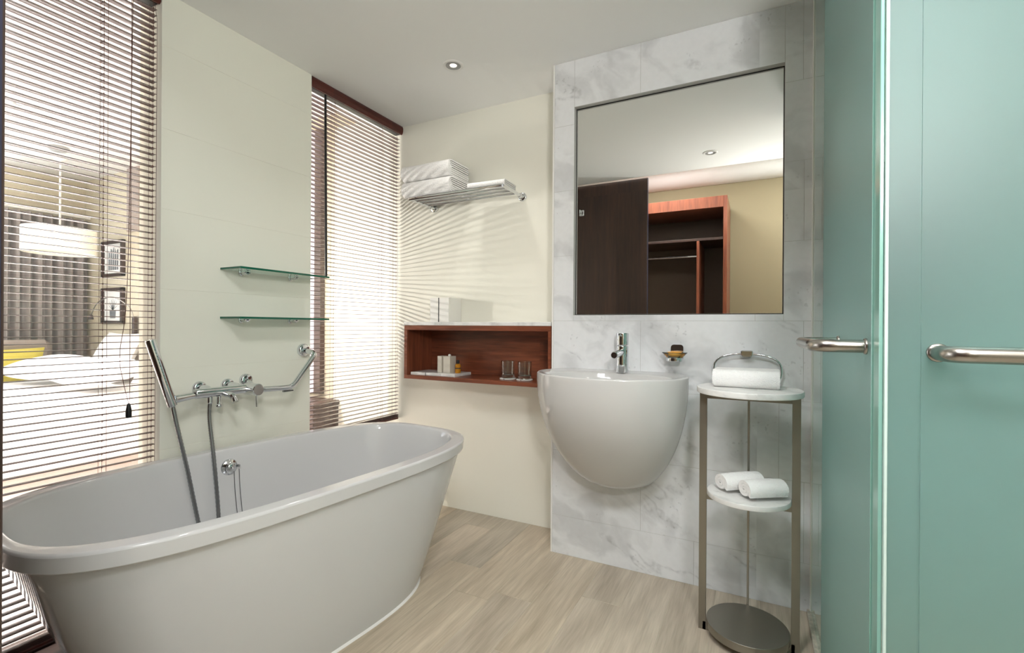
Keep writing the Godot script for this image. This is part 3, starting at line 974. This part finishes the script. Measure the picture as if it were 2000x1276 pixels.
func build_bath_fittings() -> void:
	# mixer
	var m := thing("bath_mixer", "chrome wall-mounted bath mixer above the tub edge", "mixer", Vector3(LX, 0.815, -1.13))
	var b := MB.new()
	cyl(b, Vector3(0.085, -0.002, 0.055), Vector3(0.085, -0.004, -0.150), 0.0195, 0.003)
	part("body", b, M.chrome, m)
	for z in [-0.01, -0.125]:
		var u := MB.new()
		disc(u, Vector3(0.0, 0.010, z), Vector3.RIGHT, 0.027, 0.014)
		u.tube(bend([Vector3(0.012, 0.010, z), Vector3(0.062, 0.010, z), Vector3(0.085, -0.004, z + 0.004)], 0.02), 0.0145, 14)
		part("union", u, M.chrome, m)
	var k := MB.new()
	cyl(k, Vector3(0.07, -0.006, -0.165), Vector3(0.150, -0.006, -0.165), 0.0255, 0.003)
	var kk := part("lever_head", k, M.chrome, m)
	var lv := MB.new()
	cyl(lv, Vector3(0.135, -0.026, -0.165), Vector3(0.138, -0.078, -0.165), 0.0042, 0.001)
	part("lever", lv, M.chrome, kk)
	var sp := MB.new()
	sp.tube(bend([Vector3(0.085, -0.012, -0.055), Vector3(0.15, -0.016, -0.055), Vector3(0.165, -0.040, -0.055)], 0.018), 0.0125, 14)
	part("spout", sp, M.chrome, m)
	var dv := MB.new()
	cyl(dv, Vector3(0.10, -0.018, -0.030), Vector3(0.10, -0.050, -0.030), 0.008, 0.002)
	cyl(dv, Vector3(0.10, -0.050, -0.030), Vector3(0.10, -0.062, -0.030), 0.0105, 0.003)
	part("diverter", dv, M.chrome, m)
	var ho := MB.new()
	cyl(ho, Vector3(0.085, -0.016, -0.003), Vector3(0.085, -0.045, -0.003), 0.0105, 0.002)
	part("hose_nut", ho, M.chrome, m)
	var hd := MB.new()
	hd.tube([Vector3(0.085, -0.006, 0.05), Vector3(0.098, -0.008, 0.100), Vector3(0.105, -0.010, 0.137)], 0.0125, 14, true, 0.016)
	part("holder", hd, M.chrome, m)
	# hand shower standing in the holder
	var hs := thing("hand_shower", "slim chrome hand shower standing in its holder on the mixer", "shower head", Vector3(-1.888, 0.80, -0.988))
	var p0 := Vector3(0, -0.018, 0); var p1 := Vector3(0.0, 0.225, 0.075)
	var hh := MB.new()
	cyl(hh, p0, p1, 0.0155, 0.003)
	var ha := part("handle", hh, M.chrome, hs)
	var nz := MB.new()
	var dirv := (p1 - p0).normalized()
	var side := Vector3(1, 0, 0.15).normalized()
	for i in 12:
		var c := p0 + dirv * (0.085 + i * 0.012) + side * 0.0150
		nz.box(c, Vector3(0.003, 0.003, 0.003))
	part("nozzle_strip", nz, M.steel, ha)
	# metal hose hanging into the tub and back up to the mixer
	var pts := spline([Vector3(0.0, -0.02, 0.0), Vector3(0.004, -0.09, -0.012), Vector3(0.012, -0.26, -0.045), Vector3(0.025, -0.45, -0.075), Vector3(0.05, -0.60, -0.095), Vector3(0.075, -0.635, -0.11), Vector3(0.06, -0.60, -0.135), Vector3(0.02, -0.46, -0.156), Vector3(-0.006, -0.24, -0.152), Vector3(-0.022, -0.10, -0.145), Vector3(-0.022, -0.03, -0.145)], 26)
	var hm := MB.new()
	var rows := []
	var seg := 8
	var u2 := Vector3.RIGHT
	for i in pts.size():
		var tt: Vector3 = ((pts[mini(i + 1, pts.size() - 1)] as Vector3) - pts[maxi(i - 1, 0)]).normalized()
		u2 = (u2 - tt * u2.dot(tt)).normalized()
		var ww := tt.cross(u2)
		var row := PackedVector3Array()
		for j in seg:
			var an := TAU * j / seg
			row.append((pts[i] as Vector3) + (u2 * cos(an) + ww * sin(an)) * (0.0078 if i % 2 == 0 else 0.0068))
		rows.append(row)
	hm.grid(rows, true)
	part("hose", hm, M.hose, hs)
	# angled grab rail
	var g := thing("grab_rail", "angled chrome grab rail on the cream pier right of the mixer", "grab rail", Vector3(LX, 0, 0))
	var fl := MB.new(); disc(fl, Vector3(0, 0.956, -1.632), Vector3.RIGHT, 0.033, 0.02)
	part("flange", fl, M.chrome, g)
	var fl2 := MB.new(); disc(fl2, Vector3(0, 0.838, -1.335), Vector3.RIGHT, 0.028, 0.018)
	part("flange", fl2, M.chrome, g)
	var gr := MB.new()
	gr.tube(bend([Vector3(0.0, 0.838, -1.335), Vector3(0.085, 0.800, -1.335), Vector3(0.095, 0.794, -1.50), Vector3(0.085, 0.944, -1.640), Vector3(0.0, 0.956, -1.632)], 0.03, 8), 0.0125, 16)
	part("rail", gr, M.chrome, g)
	var gp := MB.new()
	for i in 9: gp.box(Vector3(0.092, 0.7795, -1.455 - i * 0.006), Vector3(0.012, 0.006, 0.003), 0.0008)
	part("grip_ribs", gp, M.hose, g)
	# two glass shelves on the pier
	for i in 2:
		var y: float = [1.3125, 1.1085][i]
		var s := thing("glass_shelf", ["upper green-edged glass shelf on the cream pier", "lower green-edged glass shelf on the cream pier"][i], "shelf", Vector3(LX, y, 0), 0, "glass shelves on the pier")
		var pz := MB.new()
		pz.box(Vector3(0.070, 0, -1.447), Vector3(0.130, 0.0076, 0.446), 0.0005)
		part("pane", pz, M.shelf_face, s)
		var e := MB.new()
		e.box(Vector3(0.1364, 0, -1.447), Vector3(0.0028, 0.0085, 0.452), 0.0007)
		e.box(Vector3(0.070, 0, -1.2226), Vector3(0.134, 0.0085, 0.0028), 0.0007)
		e.box(Vector3(0.070, 0, -1.6714), Vector3(0.134, 0.0085, 0.0028), 0.0007)
		part("polished_edge", e, M.green_edge, s)
		for z in [-1.315, -1.56]:
			var br := MB.new()
			cyl(br, Vector3(0, -0.010, z), Vector3(0.045, -0.010, z), 0.008, 0.002)
			br.box(Vector3(0.035, -0.008, z), Vector3(0.02, 0.008, 0.028), 0.002)
			disc(br, Vector3(0, -0.010, z), Vector3.RIGHT, 0.013, 0.006)
			part("bracket", br, M.chrome, s)


# ------------------------------------------------------------------ towels
func folded_towel(w: float, d: float, h: float, layers: int) -> MB:   # folded edge at +z, layers open to -z; w along x, sits on y = 0
	var b := MB.new()
	var th := h / (layers * 2.0)
	var g := th * 0.24
	for L in layers:
		var ro := h / 2 - L * th; var ri := ro - th + g
		var zc := d / 2 - h / 2 * 0.85
		var zend := -d / 2 + 0.004 * (L % 2)
		var outline := []
		outline.append(Vector2(zend, h / 2 + ro))
		for i in 9:
			var a := PI / 2 - PI * i / 8.0
			outline.append(Vector2(zc + cos(a) * ro * 0.85, h / 2 + sin(a) * ro))
		outline.append(Vector2(zend, h / 2 - ro))
		var inner := []
		inner.append(Vector2(zend, h / 2 - ri))
		for i in 9:
			var a := -PI / 2 + PI * i / 8.0
			inner.append(Vector2(zc + cos(a) * maxf(ri, 0.0005) * 0.85, h / 2 + sin(a) * maxf(ri, 0.0005)))
		inner.append(Vector2(zend, h / 2 + ri))
		var rows := []
		var ws := [-w / 2, -w / 2 + 0.004, 0.0, w / 2 - 0.004, w / 2]
		var sq := [0.86, 1.0, 1.0, 1.0, 0.86]
		for q in 5:
			var r := PackedVector3Array()
			for p in outline:
				var py: float = h / 2 + (p.y - h / 2) * (1.0 - (1.0 - sq[q]) * th / maxf(ro, th) * 1.2)
				r.append(Vector3(ws[q], py + 0.0012 * sin(p.x * 37.0 + q), p.x))
			rows.append(r)
		b.grid(rows, false, true)
		rows = []
		for q in 5:
			var r := PackedVector3Array()
			for p in inner: r.append(Vector3(ws[q], p.y, p.x))
			rows.append(r)
		b.grid(rows, false, true)
		for e in 2:                                             # the cut ends
			var x: float = [-w / 2, w / 2][e]
			for i in outline.size() - 1:
				var o0: Vector2 = outline[i]; var o1: Vector2 = outline[i + 1]
				var i0: Vector2 = inner[inner.size() - 1 - i]; var i1: Vector2 = inner[inner.size() - 2 - i]
				var f := 1.0 - 0.14 * th / maxf(ro, th) * 1.2
				var A := Vector3(x, h / 2 + (o0.y - h / 2) * f, o0.x); var B := Vector3(x, h / 2 + (o1.y - h / 2) * f, o1.x)
				var C := Vector3(x, i1.y, i1.x); var D := Vector3(x, i0.y, i0.x)
				if e == 0: b.quad(A, B, C, D)
				else: b.quad(A, D, C, B)
	return b

func rolled_towel(l: float, r: float, turns: float) -> MB:     # along x, sits on y = 0
	var b := MB.new()
	var k := int(turns * 20)
	var th := r / (turns + 0.35)
	var outer := []; var inner := []
	for i in k + 1:
		var a := TAU * turns * i / k
		var ro := th * 0.5 + (r - th * 0.5) * i / k
		outer.append(Vector2(cos(a) * ro * 1.12, sin(a) * ro * 0.92))
		inner.append(Vector2(cos(a) * maxf(ro - th * 0.86, 0.001) * 1.12, sin(a) * maxf(ro - th * 0.86, 0.001) * 0.92))
	for q in [[outer, false], [inner, true]]:
		var rows := []
		for s in 5:
			var x: float = lerpf(-l / 2, l / 2, s / 4.0)
			var f: float = 1.0 if s > 0 and s < 4 else 0.93
			var row := PackedVector3Array()
			for p in q[0]: row.append(Vector3(x, r * 0.92 + p.y * f, p.x * f))
			rows.append(row)
		b.grid(rows, false, q[1])
	for e in 2:
		var x: float = [-l / 2, l / 2][e]
		for i in k:
			var f := 0.93
			var A := Vector3(x, r * 0.92 + outer[i].y * f, outer[i].x * f); var B := Vector3(x, r * 0.92 + outer[i + 1].y * f, outer[i + 1].x * f)
			var C := Vector3(x, r * 0.92 + inner[i + 1].y * f, inner[i + 1].x * f); var D := Vector3(x, r * 0.92 + inner[i].y * f, inner[i].x * f)
			if e == 0: b.quad(A, B, C, D)
			else: b.quad(A, D, C, B)
	b.quad(Vector3(-l / 2, r * 0.92 + inner[k].y, inner[k].x), Vector3(l / 2, r * 0.92 + inner[k].y, inner[k].x), Vector3(l / 2, r * 0.92 + outer[k].y, outer[k].x), Vector3(-l / 2, r * 0.92 + outer[k].y, outer[k].x))
	return b


func build_back_wall_things() -> void:
	# towel rack
	var t := thing("towel_rack", "chrome wall rack of four bars holding folded towels", "towel rack", Vector3(0, 1.793, BZ))
	for x in [-1.752, -1.158]:
		var f := MB.new()
		disc(f, Vector3(x, 0, 0), Vector3.BACK, 0.025, 0.012)
		part("flange", f, M.chrome, t)
		var a := MB.new()
		cyl(a, Vector3(x, 0, 0.008), Vector3(x, 0, 0.045), 0.0125, 0.003)
		a.tube([Vector3(x, 0.0, 0.03), Vector3(x, 0.003, 0.10), Vector3(x, 0.003, 0.235)], 0.0085, 12)
		part("arm", a, M.chrome, t)
	for i in 4:
		var z: float = [0.235, 0.180, 0.125, 0.070][i]
		var b := MB.new()
		b.tube([Vector3(-1.752, 0.003, z), Vector3(-1.158, 0.003, z)], [0.0105, 0.006, 0.006, 0.006][i], 12)
		part("bar", b, M.chrome, t)
	var ty := 1.793 + 0.014
	for i in 2:
		var w := thing("folded_towel", ["white bath towel folded on the chrome rack, lower of the stack", "white bath towel folded on the chrome rack, upper of the stack"][i], "towel", Vector3([-1.643, -1.648][i], ty + i * 0.0915, BZ + 0.142), 0.0, "bath towels on the rack")
		part("cloth", folded_towel(0.325, 0.21, 0.090, 4), M.towel, w)
	var sm := thing("small_towel", "small white towel lying flat at the right end of the rack", "towel", Vector3(-1.275, ty + 0.001, BZ + 0.14), 0.05)
	part("cloth", folded_towel(0.22, 0.15, 0.034, 2), M.towel, sm)
	# shelf box
	var n := thing("wall_shelf", "open red-brown wooden wall shelf box with white marble top", "shelf", Vector3(0, 0, BZ))
	var x0 := -1.780; var x1 := -0.884; var yb := 0.782; var yt := 1.082; var d := MZ - BZ
	part("bottom_panel", mb_span(Vector3(x0, yb, 0), Vector3(x1, yb + 0.021, d), 0.001), M.cherry, n)
	part("top_panel", mb_span(Vector3(x0, yt - 0.026, 0), Vector3(x1, yt, d), 0.001), M.cherry, n)
	part("side_panel", mb_span(Vector3(x0, yb + 0.021, 0), Vector3(x0 + 0.021, yt - 0.026, d), 0.001), M.cherry, n)
	part("side_panel", mb_span(Vector3(x1 - 0.016, yb + 0.021, 0), Vector3(x1, yt - 0.026, d), 0.001), M.cherry, n)
	part("back_panel", mb_span(Vector3(x0 + 0.021, yb + 0.021, 0), Vector3(x1 - 0.016, yt - 0.026, 0.012), 0.0), M.cherry, n)
	var top := part("marble_top", mb_span(Vector3(x0 - 0.002, yt, 0), Vector3(x1, yt + 0.019, d + 0.003), 0.002), M.white_marble, n)
	top.set_meta("label", "white marble slab on the shelf box")
	var ys := yt + 0.019
	# tissue box
	var tb := thing("tissue_box", "white tissue box with a dark slit on the marble shelf top", "box", Vector3(-1.619, ys, BZ + 0.067))
	part("body", mb_box(Vector3(0, 0.070, 0), Vector3(0.130, 0.140, 0.130), 0.0015), M.white_box, tb)
	part("slit", mb_box(Vector3(-0.004, 0.070, 0.0652), Vector3(0.0058, 0.1395, 0.0012)), M.print, tb)
	# tray with toiletries
	var yf := yb + 0.021
	var tr := thing("tray", "flat white marble tray with dark line inside the shelf box", "tray", Vector3(-1.598, yf, BZ + 0.142))
	part("plate", mb_box(Vector3(0, 0.008, 0), Vector3(0.30, 0.016, 0.165), 0.002), M.white_marble, tr)
	part("inlay", mb_box(Vector3(-0.045, 0.0083, 0.0), Vector3(0.004, 0.0165, 0.1655)), M.print, tr)
	for i in 2:
		var bx := thing("toiletry_box", ["slim pale carton standing on the marble tray, away from the bottle", "wider pale carton standing on the marble tray beside the bottle"][i], "carton", Vector3([-1.583, -1.532][i], yf + 0.016, BZ + 0.152), 0.0, "cartons on the tray")
		var w: float = [0.028, 0.046][i]
		part("carton", mb_box(Vector3(0, 0.046, 0), Vector3(w, 0.092, [0.05, 0.06][i]), 0.001), mat(Color(0.80, 0.775, 0.72), 0.6), bx)
		if i == 1:
			var kn := MB.new()
			kn.lathe([Vector2(0.0, 0.104), Vector2(0.007, 0.101), Vector2(0.008, 0.094), Vector2(0.006, 0.091)], 12)
			part("knob", kn, M.white_box, bx)
	var bo := thing("toiletry_bottle", "small bottle of amber liquid with black cap on the marble tray", "bottle", Vector3(-1.478, yf + 0.016, BZ + 0.150))
	var gl := MB.new()
	gl.lathe([Vector2(0, 0.0), Vector2(0.014, 0.0), Vector2(0.016, 0.003), Vector2(0.016, 0.042), Vector2(0.013, 0.049), Vector2(0.008, 0.052), Vector2(0, 0.052)], 24)
	part("glass", gl, M.amber, bo)
	var lb := MB.new()
	lb.lathe([Vector2(0.0163, 0.024), Vector2(0.0163, 0.030)], 24)
	part("label_band", lb, M.print, bo)
	var cp := MB.new()
	cp.lathe([Vector2(0.0085, 0.052), Vector2(0.0085, 0.070), Vector2(0.007, 0.072), Vector2(0, 0.072)], 18)
	part("cap", cp, M.black, bo)
	# tumblers on coasters
	for i in 2:
		var x: float = [-1.165, -1.068][i]
		var co := thing("coaster", ["white coaster under the tumbler nearer the tray", "white coaster under the tumbler nearer the basin"][i], "coaster", Vector3(x, yf, BZ + 0.150), 0, "coasters in the shelf box")
		var cm := MB.new()
		cm.lathe([Vector2(0, 0), Vector2(0.042, 0), Vector2(0.043, 0.002), Vector2(0.043, 0.005), Vector2(0.042, 0.006), Vector2(0, 0.006)], 32)
		part("disc", cm, M.white_box, co)
		part("mark", mb_box(Vector3(0.0, 0.003, 0.0426), Vector3(0.003, 0.005, 0.002)), M.print, co)
		var gt := thing("tumbler", ["clear glass tumbler nearer the tray in the shelf box", "clear glass tumbler nearer the basin in the shelf box"][i], "glass", Vector3(x, yf + 0.006, BZ + 0.150), 0.2, "tumblers in the shelf box")
		var gm := MB.new()
		gm.lathe([Vector2(0, 0), Vector2(0.030, 0), Vector2(0.0335, 0.003), Vector2(0.036, 0.088), Vector2(0.0352, 0.0895), Vector2(0.0342, 0.088), Vector2(0.0310, 0.020), Vector2(0.027, 0.016), Vector2(0, 0.016)], 60)
		for vi in gm.v.size():                                    # shallow flutes round the outside
			var p: Vector3 = gm.v[vi]
			var rr := Vector2(p.x, p.z).length()
			if rr > 0.0325 and p.y > 0.002:
				var f := 1.0 + 0.022 * cos(10.0 * atan2(p.z, p.x))
				gm.v[vi] = Vector3(p.x * f, p.y, p.z * f)
		part("vessel", gm, M.clear, gt)


# ------------------------------------------------------------------ vanity wall
func build_vanity() -> void:
	# mirror set into the marble
	var mi := thing("mirror", "large frameless mirror recessed into the marble wall", "mirror", Vector3(-0.3415, 1.134, MZ - 0.0315))
	part("mirror_glass", mb_span(Vector3(-0.4265, 0.003, 0), Vector3(0.4275, 0.972, 0.006), 0.0012), M.mirror, mi)
	part("backing", mb_span(Vector3(-0.4305, 0.0, -0.0004), Vector3(0.4305, 0.978, 0.0015)), M.black, mi)
	# wash basin: an egg-shaped bowl cut by the wall
	var s := thing("wash_basin", "white egg-shaped wall-hung wash basin on the marble wall", "wash basin", Vector3(-0.5516, 0, MZ))
	var top := 0.886
	var k := 80
	var ring := func(a: float, b: float, zc: float, y: float) -> PackedVector3Array:
		var r := PackedVector3Array()
		for i in k:
			var t := TAU * i / k
			r.append(Vector3(a * sin(t), y, maxf(zc + b * cos(t), 0.0005)))
		return r
	var rows := []
	for i in 33:
		var t := i / 32.0                                       # 0 at the bottom
		var g := pow(maxf(0.0, 1.0 - pow(1.0 - t, 2.148)), 0.684)
		var q := 0.368 + 0.632 * g
		var qb := 0.368 + 0.632 * pow(g, 2.42)
		rows.append(ring.call(0.3135 * q, 0.245 * qb, lerpf(0.059, 0.163, g), lerpf(0.402, top - 0.006, t)))
	rows.push_front(ring.call(0.095, 0.075, 0.059, 0.3995))
	rows.push_front(ring.call(0.0001, 0.0001, 0.059, 0.399))
	rows.append(ring.call(0.3120, 0.2435, 0.163, top - 0.002))
	rows.append(ring.call(0.3085, 0.240, 0.163, top))
	var sb := MB.new()
	sb.grid(rows, true)
	part("bowl", sb, M.ceramic, s)
	var inn := MB.new()
	rows = [ring.call(0.3085, 0.240, 0.163, top), ring.call(0.300, 0.232, 0.163, top), ring.call(0.262, 0.150, 0.222, top - 0.004), ring.call(0.254, 0.143, 0.222, top - 0.012), ring.call(0.225, 0.125, 0.222, top - 0.07), ring.call(0.14, 0.085, 0.222, top - 0.115), ring.call(0.03, 0.03, 0.215, top - 0.125), ring.call(0.0001, 0.0001, 0.215, top - 0.125)]
	inn.grid(rows, true)
	part("basin", inn, M.ceramic, s)
	# basin faucet
	var f := thing("basin_faucet", "chrome single-lever faucet standing on the wash basin", "faucet", Vector3(-0.523, top, MZ + 0.062))
	var b := MB.new()
	cyl(b, Vector3(0, -0.004, 0), Vector3(0, 0.112, 0), 0.0265, 0.0025)
	part("body", b, M.chrome, f)
	var hd := MB.new()
	cyl(hd, Vector3(0, 0.1145, 0), Vector3(0, 0.168, 0), 0.0265, 0.003)
	var he := part("lever_head", hd, M.chrome, f)
	var lv := MB.new()
	cyl(lv, Vector3(0, 0.155, 0.02), Vector3(0, 0.162, 0.060), 0.0045, 0.001)
	part("lever", lv, M.chrome, he)
	var sp := MB.new()
	cyl(sp, Vector3(0, 0.086, 0.01), Vector3(-0.003, 0.077, 0.125), 0.0155, 0.003)
	part("spout", sp, M.chrome, f)
	# soap dish
	var sd := thing("soap_dish", "glass soap dish in a chrome wall holder right of the faucet", "soap dish", Vector3(-0.306, 0.968, MZ))
	var h := MB.new()
	h.prism(rounded(0.050, 0.066, 0.012), 0.0, 0.022, Transform3D(Basis(), Vector3(0.004, 0.006, 0)))
	part("wall_plate", h, M.chrome, sd)
	var cup := MB.new()
	var cx := Transform3D(Basis().scaled(Vector3(1, 1, 0.72)), Vector3(0, 0, 0.062))
	cup.lathe([Vector2(0, -0.030), Vector2(0.030, -0.030), Vector2(0.031, -0.027), Vector2(0.031, -0.014), Vector2(0.029, -0.012)], 28, cx)
	cup.box(Vector3(0.0, -0.02, 0.03), Vector3(0.02, 0.014, 0.03), 0.002)
	part("holder", cup, M.chrome, sd)
	var ds := MB.new()
	ds.lathe([Vector2(0, -0.024), Vector2(0.024, -0.022), Vector2(0.036, -0.008), Vector2(0.050, 0.006), Vector2(0.051, 0.008), Vector2(0.049, 0.0085), Vector2(0.033, -0.003), Vector2(0.02, -0.014), Vector2(0, -0.016)], 36, cx)
	part("dish", ds, M.clear, sd)
	var so := thing("soap", "amber soap bar lying in the glass dish", "soap", Vector3(-0.306, 0.962, MZ + 0.062))
	var sm := MB.new()
	sm.lathe([Vector2(0, -0.006), Vector2(0.026, -0.004), Vector2(0.036, 0.004), Vector2(0.037, 0.010), Vector2(0.026, 0.016), Vector2(0, 0.018)], 28, Transform3D(Basis().scaled(Vector3(1, 1, 0.62)), Vector3.ZERO))
	part("bar", sm, M.soap, so)
	# towel ring
	var tr := thing("towel_ring", "chrome oval towel ring on the marble wall above the stand", "towel ring", Vector3(-0.038, 0.975, MZ))
	var mt := MB.new()
	mt.box(Vector3(0, 0.004, 0.02), Vector3(0.042, 0.022, 0.04), 0.003)
	mt.box(Vector3(0, -0.005, 0.022), Vector3(0.034, 0.012, 0.034), 0.003)
	part("mount", mt, M.chrome, tr)
	var rg := []
	for i in 49:
		var a := TAU * i / 48.0
		var c := cos(a); var q := sin(a)
		rg.append(Vector3(0.120 * signf(q) * pow(absf(q), 0.78), -0.062 + 0.063 * signf(c) * pow(absf(c), 0.78), 0.026))
	var rm := MB.new()
	rm.tube(rg, 0.0045, 10, false)
	part("ring", rm, M.chrome, tr)


# ------------------------------------------------------------------ stand with towels
func plate(r: float, y0: float, y1: float, bev := 0.002) -> MB:
	var b := MB.new()
	b.lathe([Vector2(0, y0), Vector2(r - bev, y0)], 64)
	b.lathe([Vector2(r - bev, y0), Vector2(r, y0 + bev), Vector2(r, y1 - bev), Vector2(r - bev, y1)], 64)
	b.lathe([Vector2(r - bev, y1), Vector2(0, y1)], 64)
	return b

func build_stand() -> void:
	var c := Vector3(-0.0275, 0, -1.845)
	var s := thing("shelf_stand", "round metal stand with two white shelves before the marble wall", "stand", c)
	part("top_shelf", plate(0.166, 0.853, 0.872), M.white_marble, s)
	part("middle_shelf", plate(0.131, 0.492, 0.509), M.white_marble, s)
	part("base_plate", plate(0.130, 0.030, 0.056, 0.001), M.brushed, s)
	for a in [PI, 0.0, PI / 2]:
		var dir := Vector3(cos(a), 0, -sin(a))
		var xf := Transform3D(Basis(Vector3.UP, a), Vector3.ZERO)
		var l := MB.new()
		l.box(Vector3(0.144, 0.427, 0), Vector3(0.025, 0.853, 0.0075), 0.0008, xf)
		var leg := part("leg", l, M.brushed, s)
		for y in [0.838, 0.478]:
			var ar := MB.new()
			ar.box(Vector3(0.068, y, 0), Vector3(0.136, 0.022, 0.006), 0.0006, xf)
			part("cross_bar", ar, M.brushed, s)
		var ft := MB.new()
		ft.box(Vector3(0.128, 0.015, 0), Vector3(0.03, 0.030, 0.0075), 0.0006, xf)
		part("foot", ft, M.brushed, leg)
	# folded towel on the top, through the ring
	var t := thing("hand_towel", "folded white hand towel on the top shelf below the ring", "towel", Vector3(-0.036, 0.872, -1.88), -0.02)
	part("cloth", folded_towel(0.208, 0.13, 0.062, 2), M.towel, t)
	# rolled towels on the middle shelf
	var r1 := thing("rolled_towel", "rolled white face towel lying behind the other roll on the stand", "towel", Vector3(-0.055, 0.509, -1.866), -2.45, "rolled towels")
	part("cloth", rolled_towel(0.150, 0.036, 2.6), M.towel, r1)
	var r2 := thing("rolled_towel", "rolled white face towel lying in front of the other roll on the stand", "towel", Vector3(0.018, 0.509, -1.812), -2.55, "rolled towels")
	part("cloth", rolled_towel(0.135, 0.037, 2.6), M.towel, r2)


# ------------------------------------------------------------------ glass enclosure
func build_enclosure() -> void:
	# wall seal and fixed clear panel
	var f := thing("glass_screen", "narrow clear fixed glass panel against the marble wall", "glass panel", Vector3(GX, 0, 0))
	part("pane", mb_span(Vector3(0, 0.014, MZ + 0.012), Vector3(0.010, CH, -1.81)), M.clear_green, f)
	part("wall_seal", mb_span(Vector3(-0.004, 0.0, MZ), Vector3(0.013, CH, MZ + 0.014), 0.002), M.seal, f)
	# frosted door along the bathroom
	var d := thing("glass_door", "frosted green glass door facing the wash basin, with steel bow handle", "door", Vector3(GX, 0, 0), 0, "frosted glass doors")
	part("pane", mb_span(Vector3(0, 0.02, -1.805), Vector3(0.010, CH - 0.004, -1.075)), M.frosted, d)
	part("polished_edge", mb_span(Vector3(-0.0005, 0.02, -1.0755), Vector3(0.0105, CH - 0.004, -1.072), 0.001), M.tint_edge, d)
	var h := MB.new()
	h.tube(bend([Vector3(0, 1.046, -1.115), Vector3(-0.085, 1.046, -1.115), Vector3(-0.085, 1.044, -1.46), Vector3(0, 1.044, -1.46)], 0.04, 8), 0.0125, 16)
	var hh := part("handle", h, M.steel, d)
	var hf := MB.new()
	for z in [-1.115, -1.46]: disc(hf, Vector3(0, 1.046, z), Vector3.LEFT, 0.0155, 0.006)
	part("rosette", hf, M.steel, hh)
	# narrow fixed panel at the corner, facing the corridor
	var n := thing("corner_panel", "narrow frosted glass panel between the two glass doors", "glass panel", Vector3(0, 0, GZ))
	part("pane", mb_span(Vector3(0.197, 0.014, -0.005), Vector3(0.240, CH, 0.005)), M.frosted, n)
	part("polished_edge", mb_span(Vector3(0.1925, 0.014, -0.0055), Vector3(0.197, CH, 0.0055), 0.001), M.glass_edge, n)
	part("seal_strip", mb_span(Vector3(0.186, 0.014, -0.050), Vector3(0.192, CH, -0.004), 0.001), M.tint_edge, n)
	# frosted door towards the corridor
	var d2 := thing("glass_door", "frosted green glass door facing the entrance, with steel bow handle", "door", Vector3(0, 0, GZ), 0, "frosted glass doors")
	part("pane", mb_span(Vector3(0.2408, 0.02, -0.005), Vector3(1.0, CH - 0.004, 0.005)), M.frosted, d2)
	var h2 := MB.new()
	h2.tube(bend([Vector3(0.262, 1.041, 0.005), Vector3(0.262, 1.041, 0.07), Vector3(0.62, 1.041, 0.07), Vector3(0.62, 1.041, 0.005)], 0.028, 8), 0.0125, 16)
	var hh2 := part("handle", h2, M.steel, d2)
	var hf2 := MB.new()
	for x in [0.262, 0.62]: disc(hf2, Vector3(x, 1.041, 0.005), Vector3.BACK, 0.0155, 0.006)
	part("rosette", hf2, M.steel, hh2)
	var f2 := thing("glass_screen", "fixed frosted panel between the entrance glass door and right wall", "glass panel", Vector3(0, 0, GZ))
	part("pane", mb_span(Vector3(1.003, 0.014, -0.005), Vector3(1.15, CH, 0.005)), M.frosted, f2)
	# stone threshold
	var th := MB.new()
	th.box(Vector3(GX + 0.03, 0.007, (MZ - 1.0) / 2), Vector3(0.085, 0.014, -(MZ + 1.0)), 0.002)
	struct("trim_2", th, M.stone, "beige stone threshold under the glass enclosure", "threshold")
	# what the frosted door blurs: a dark rectangular block inside the enclosure
	var cb := thing("dark_block", "blurred dark block behind the frosted glass door", "cabinet", Vector3(0.44, 1.14, MZ))
	part("body", mb_box(Vector3(0, 0.25, 0.07), Vector3(0.42, 0.50, 0.14), 0.003), mat(Color(0.16, 0.22, 0.23), 0.5), cb)
	part("door", mb_box(Vector3(0, 0.25, 0.147), Vector3(0.41, 0.49, 0.014), 0.002), mat(Color(0.16, 0.22, 0.23), 0.4), cb)
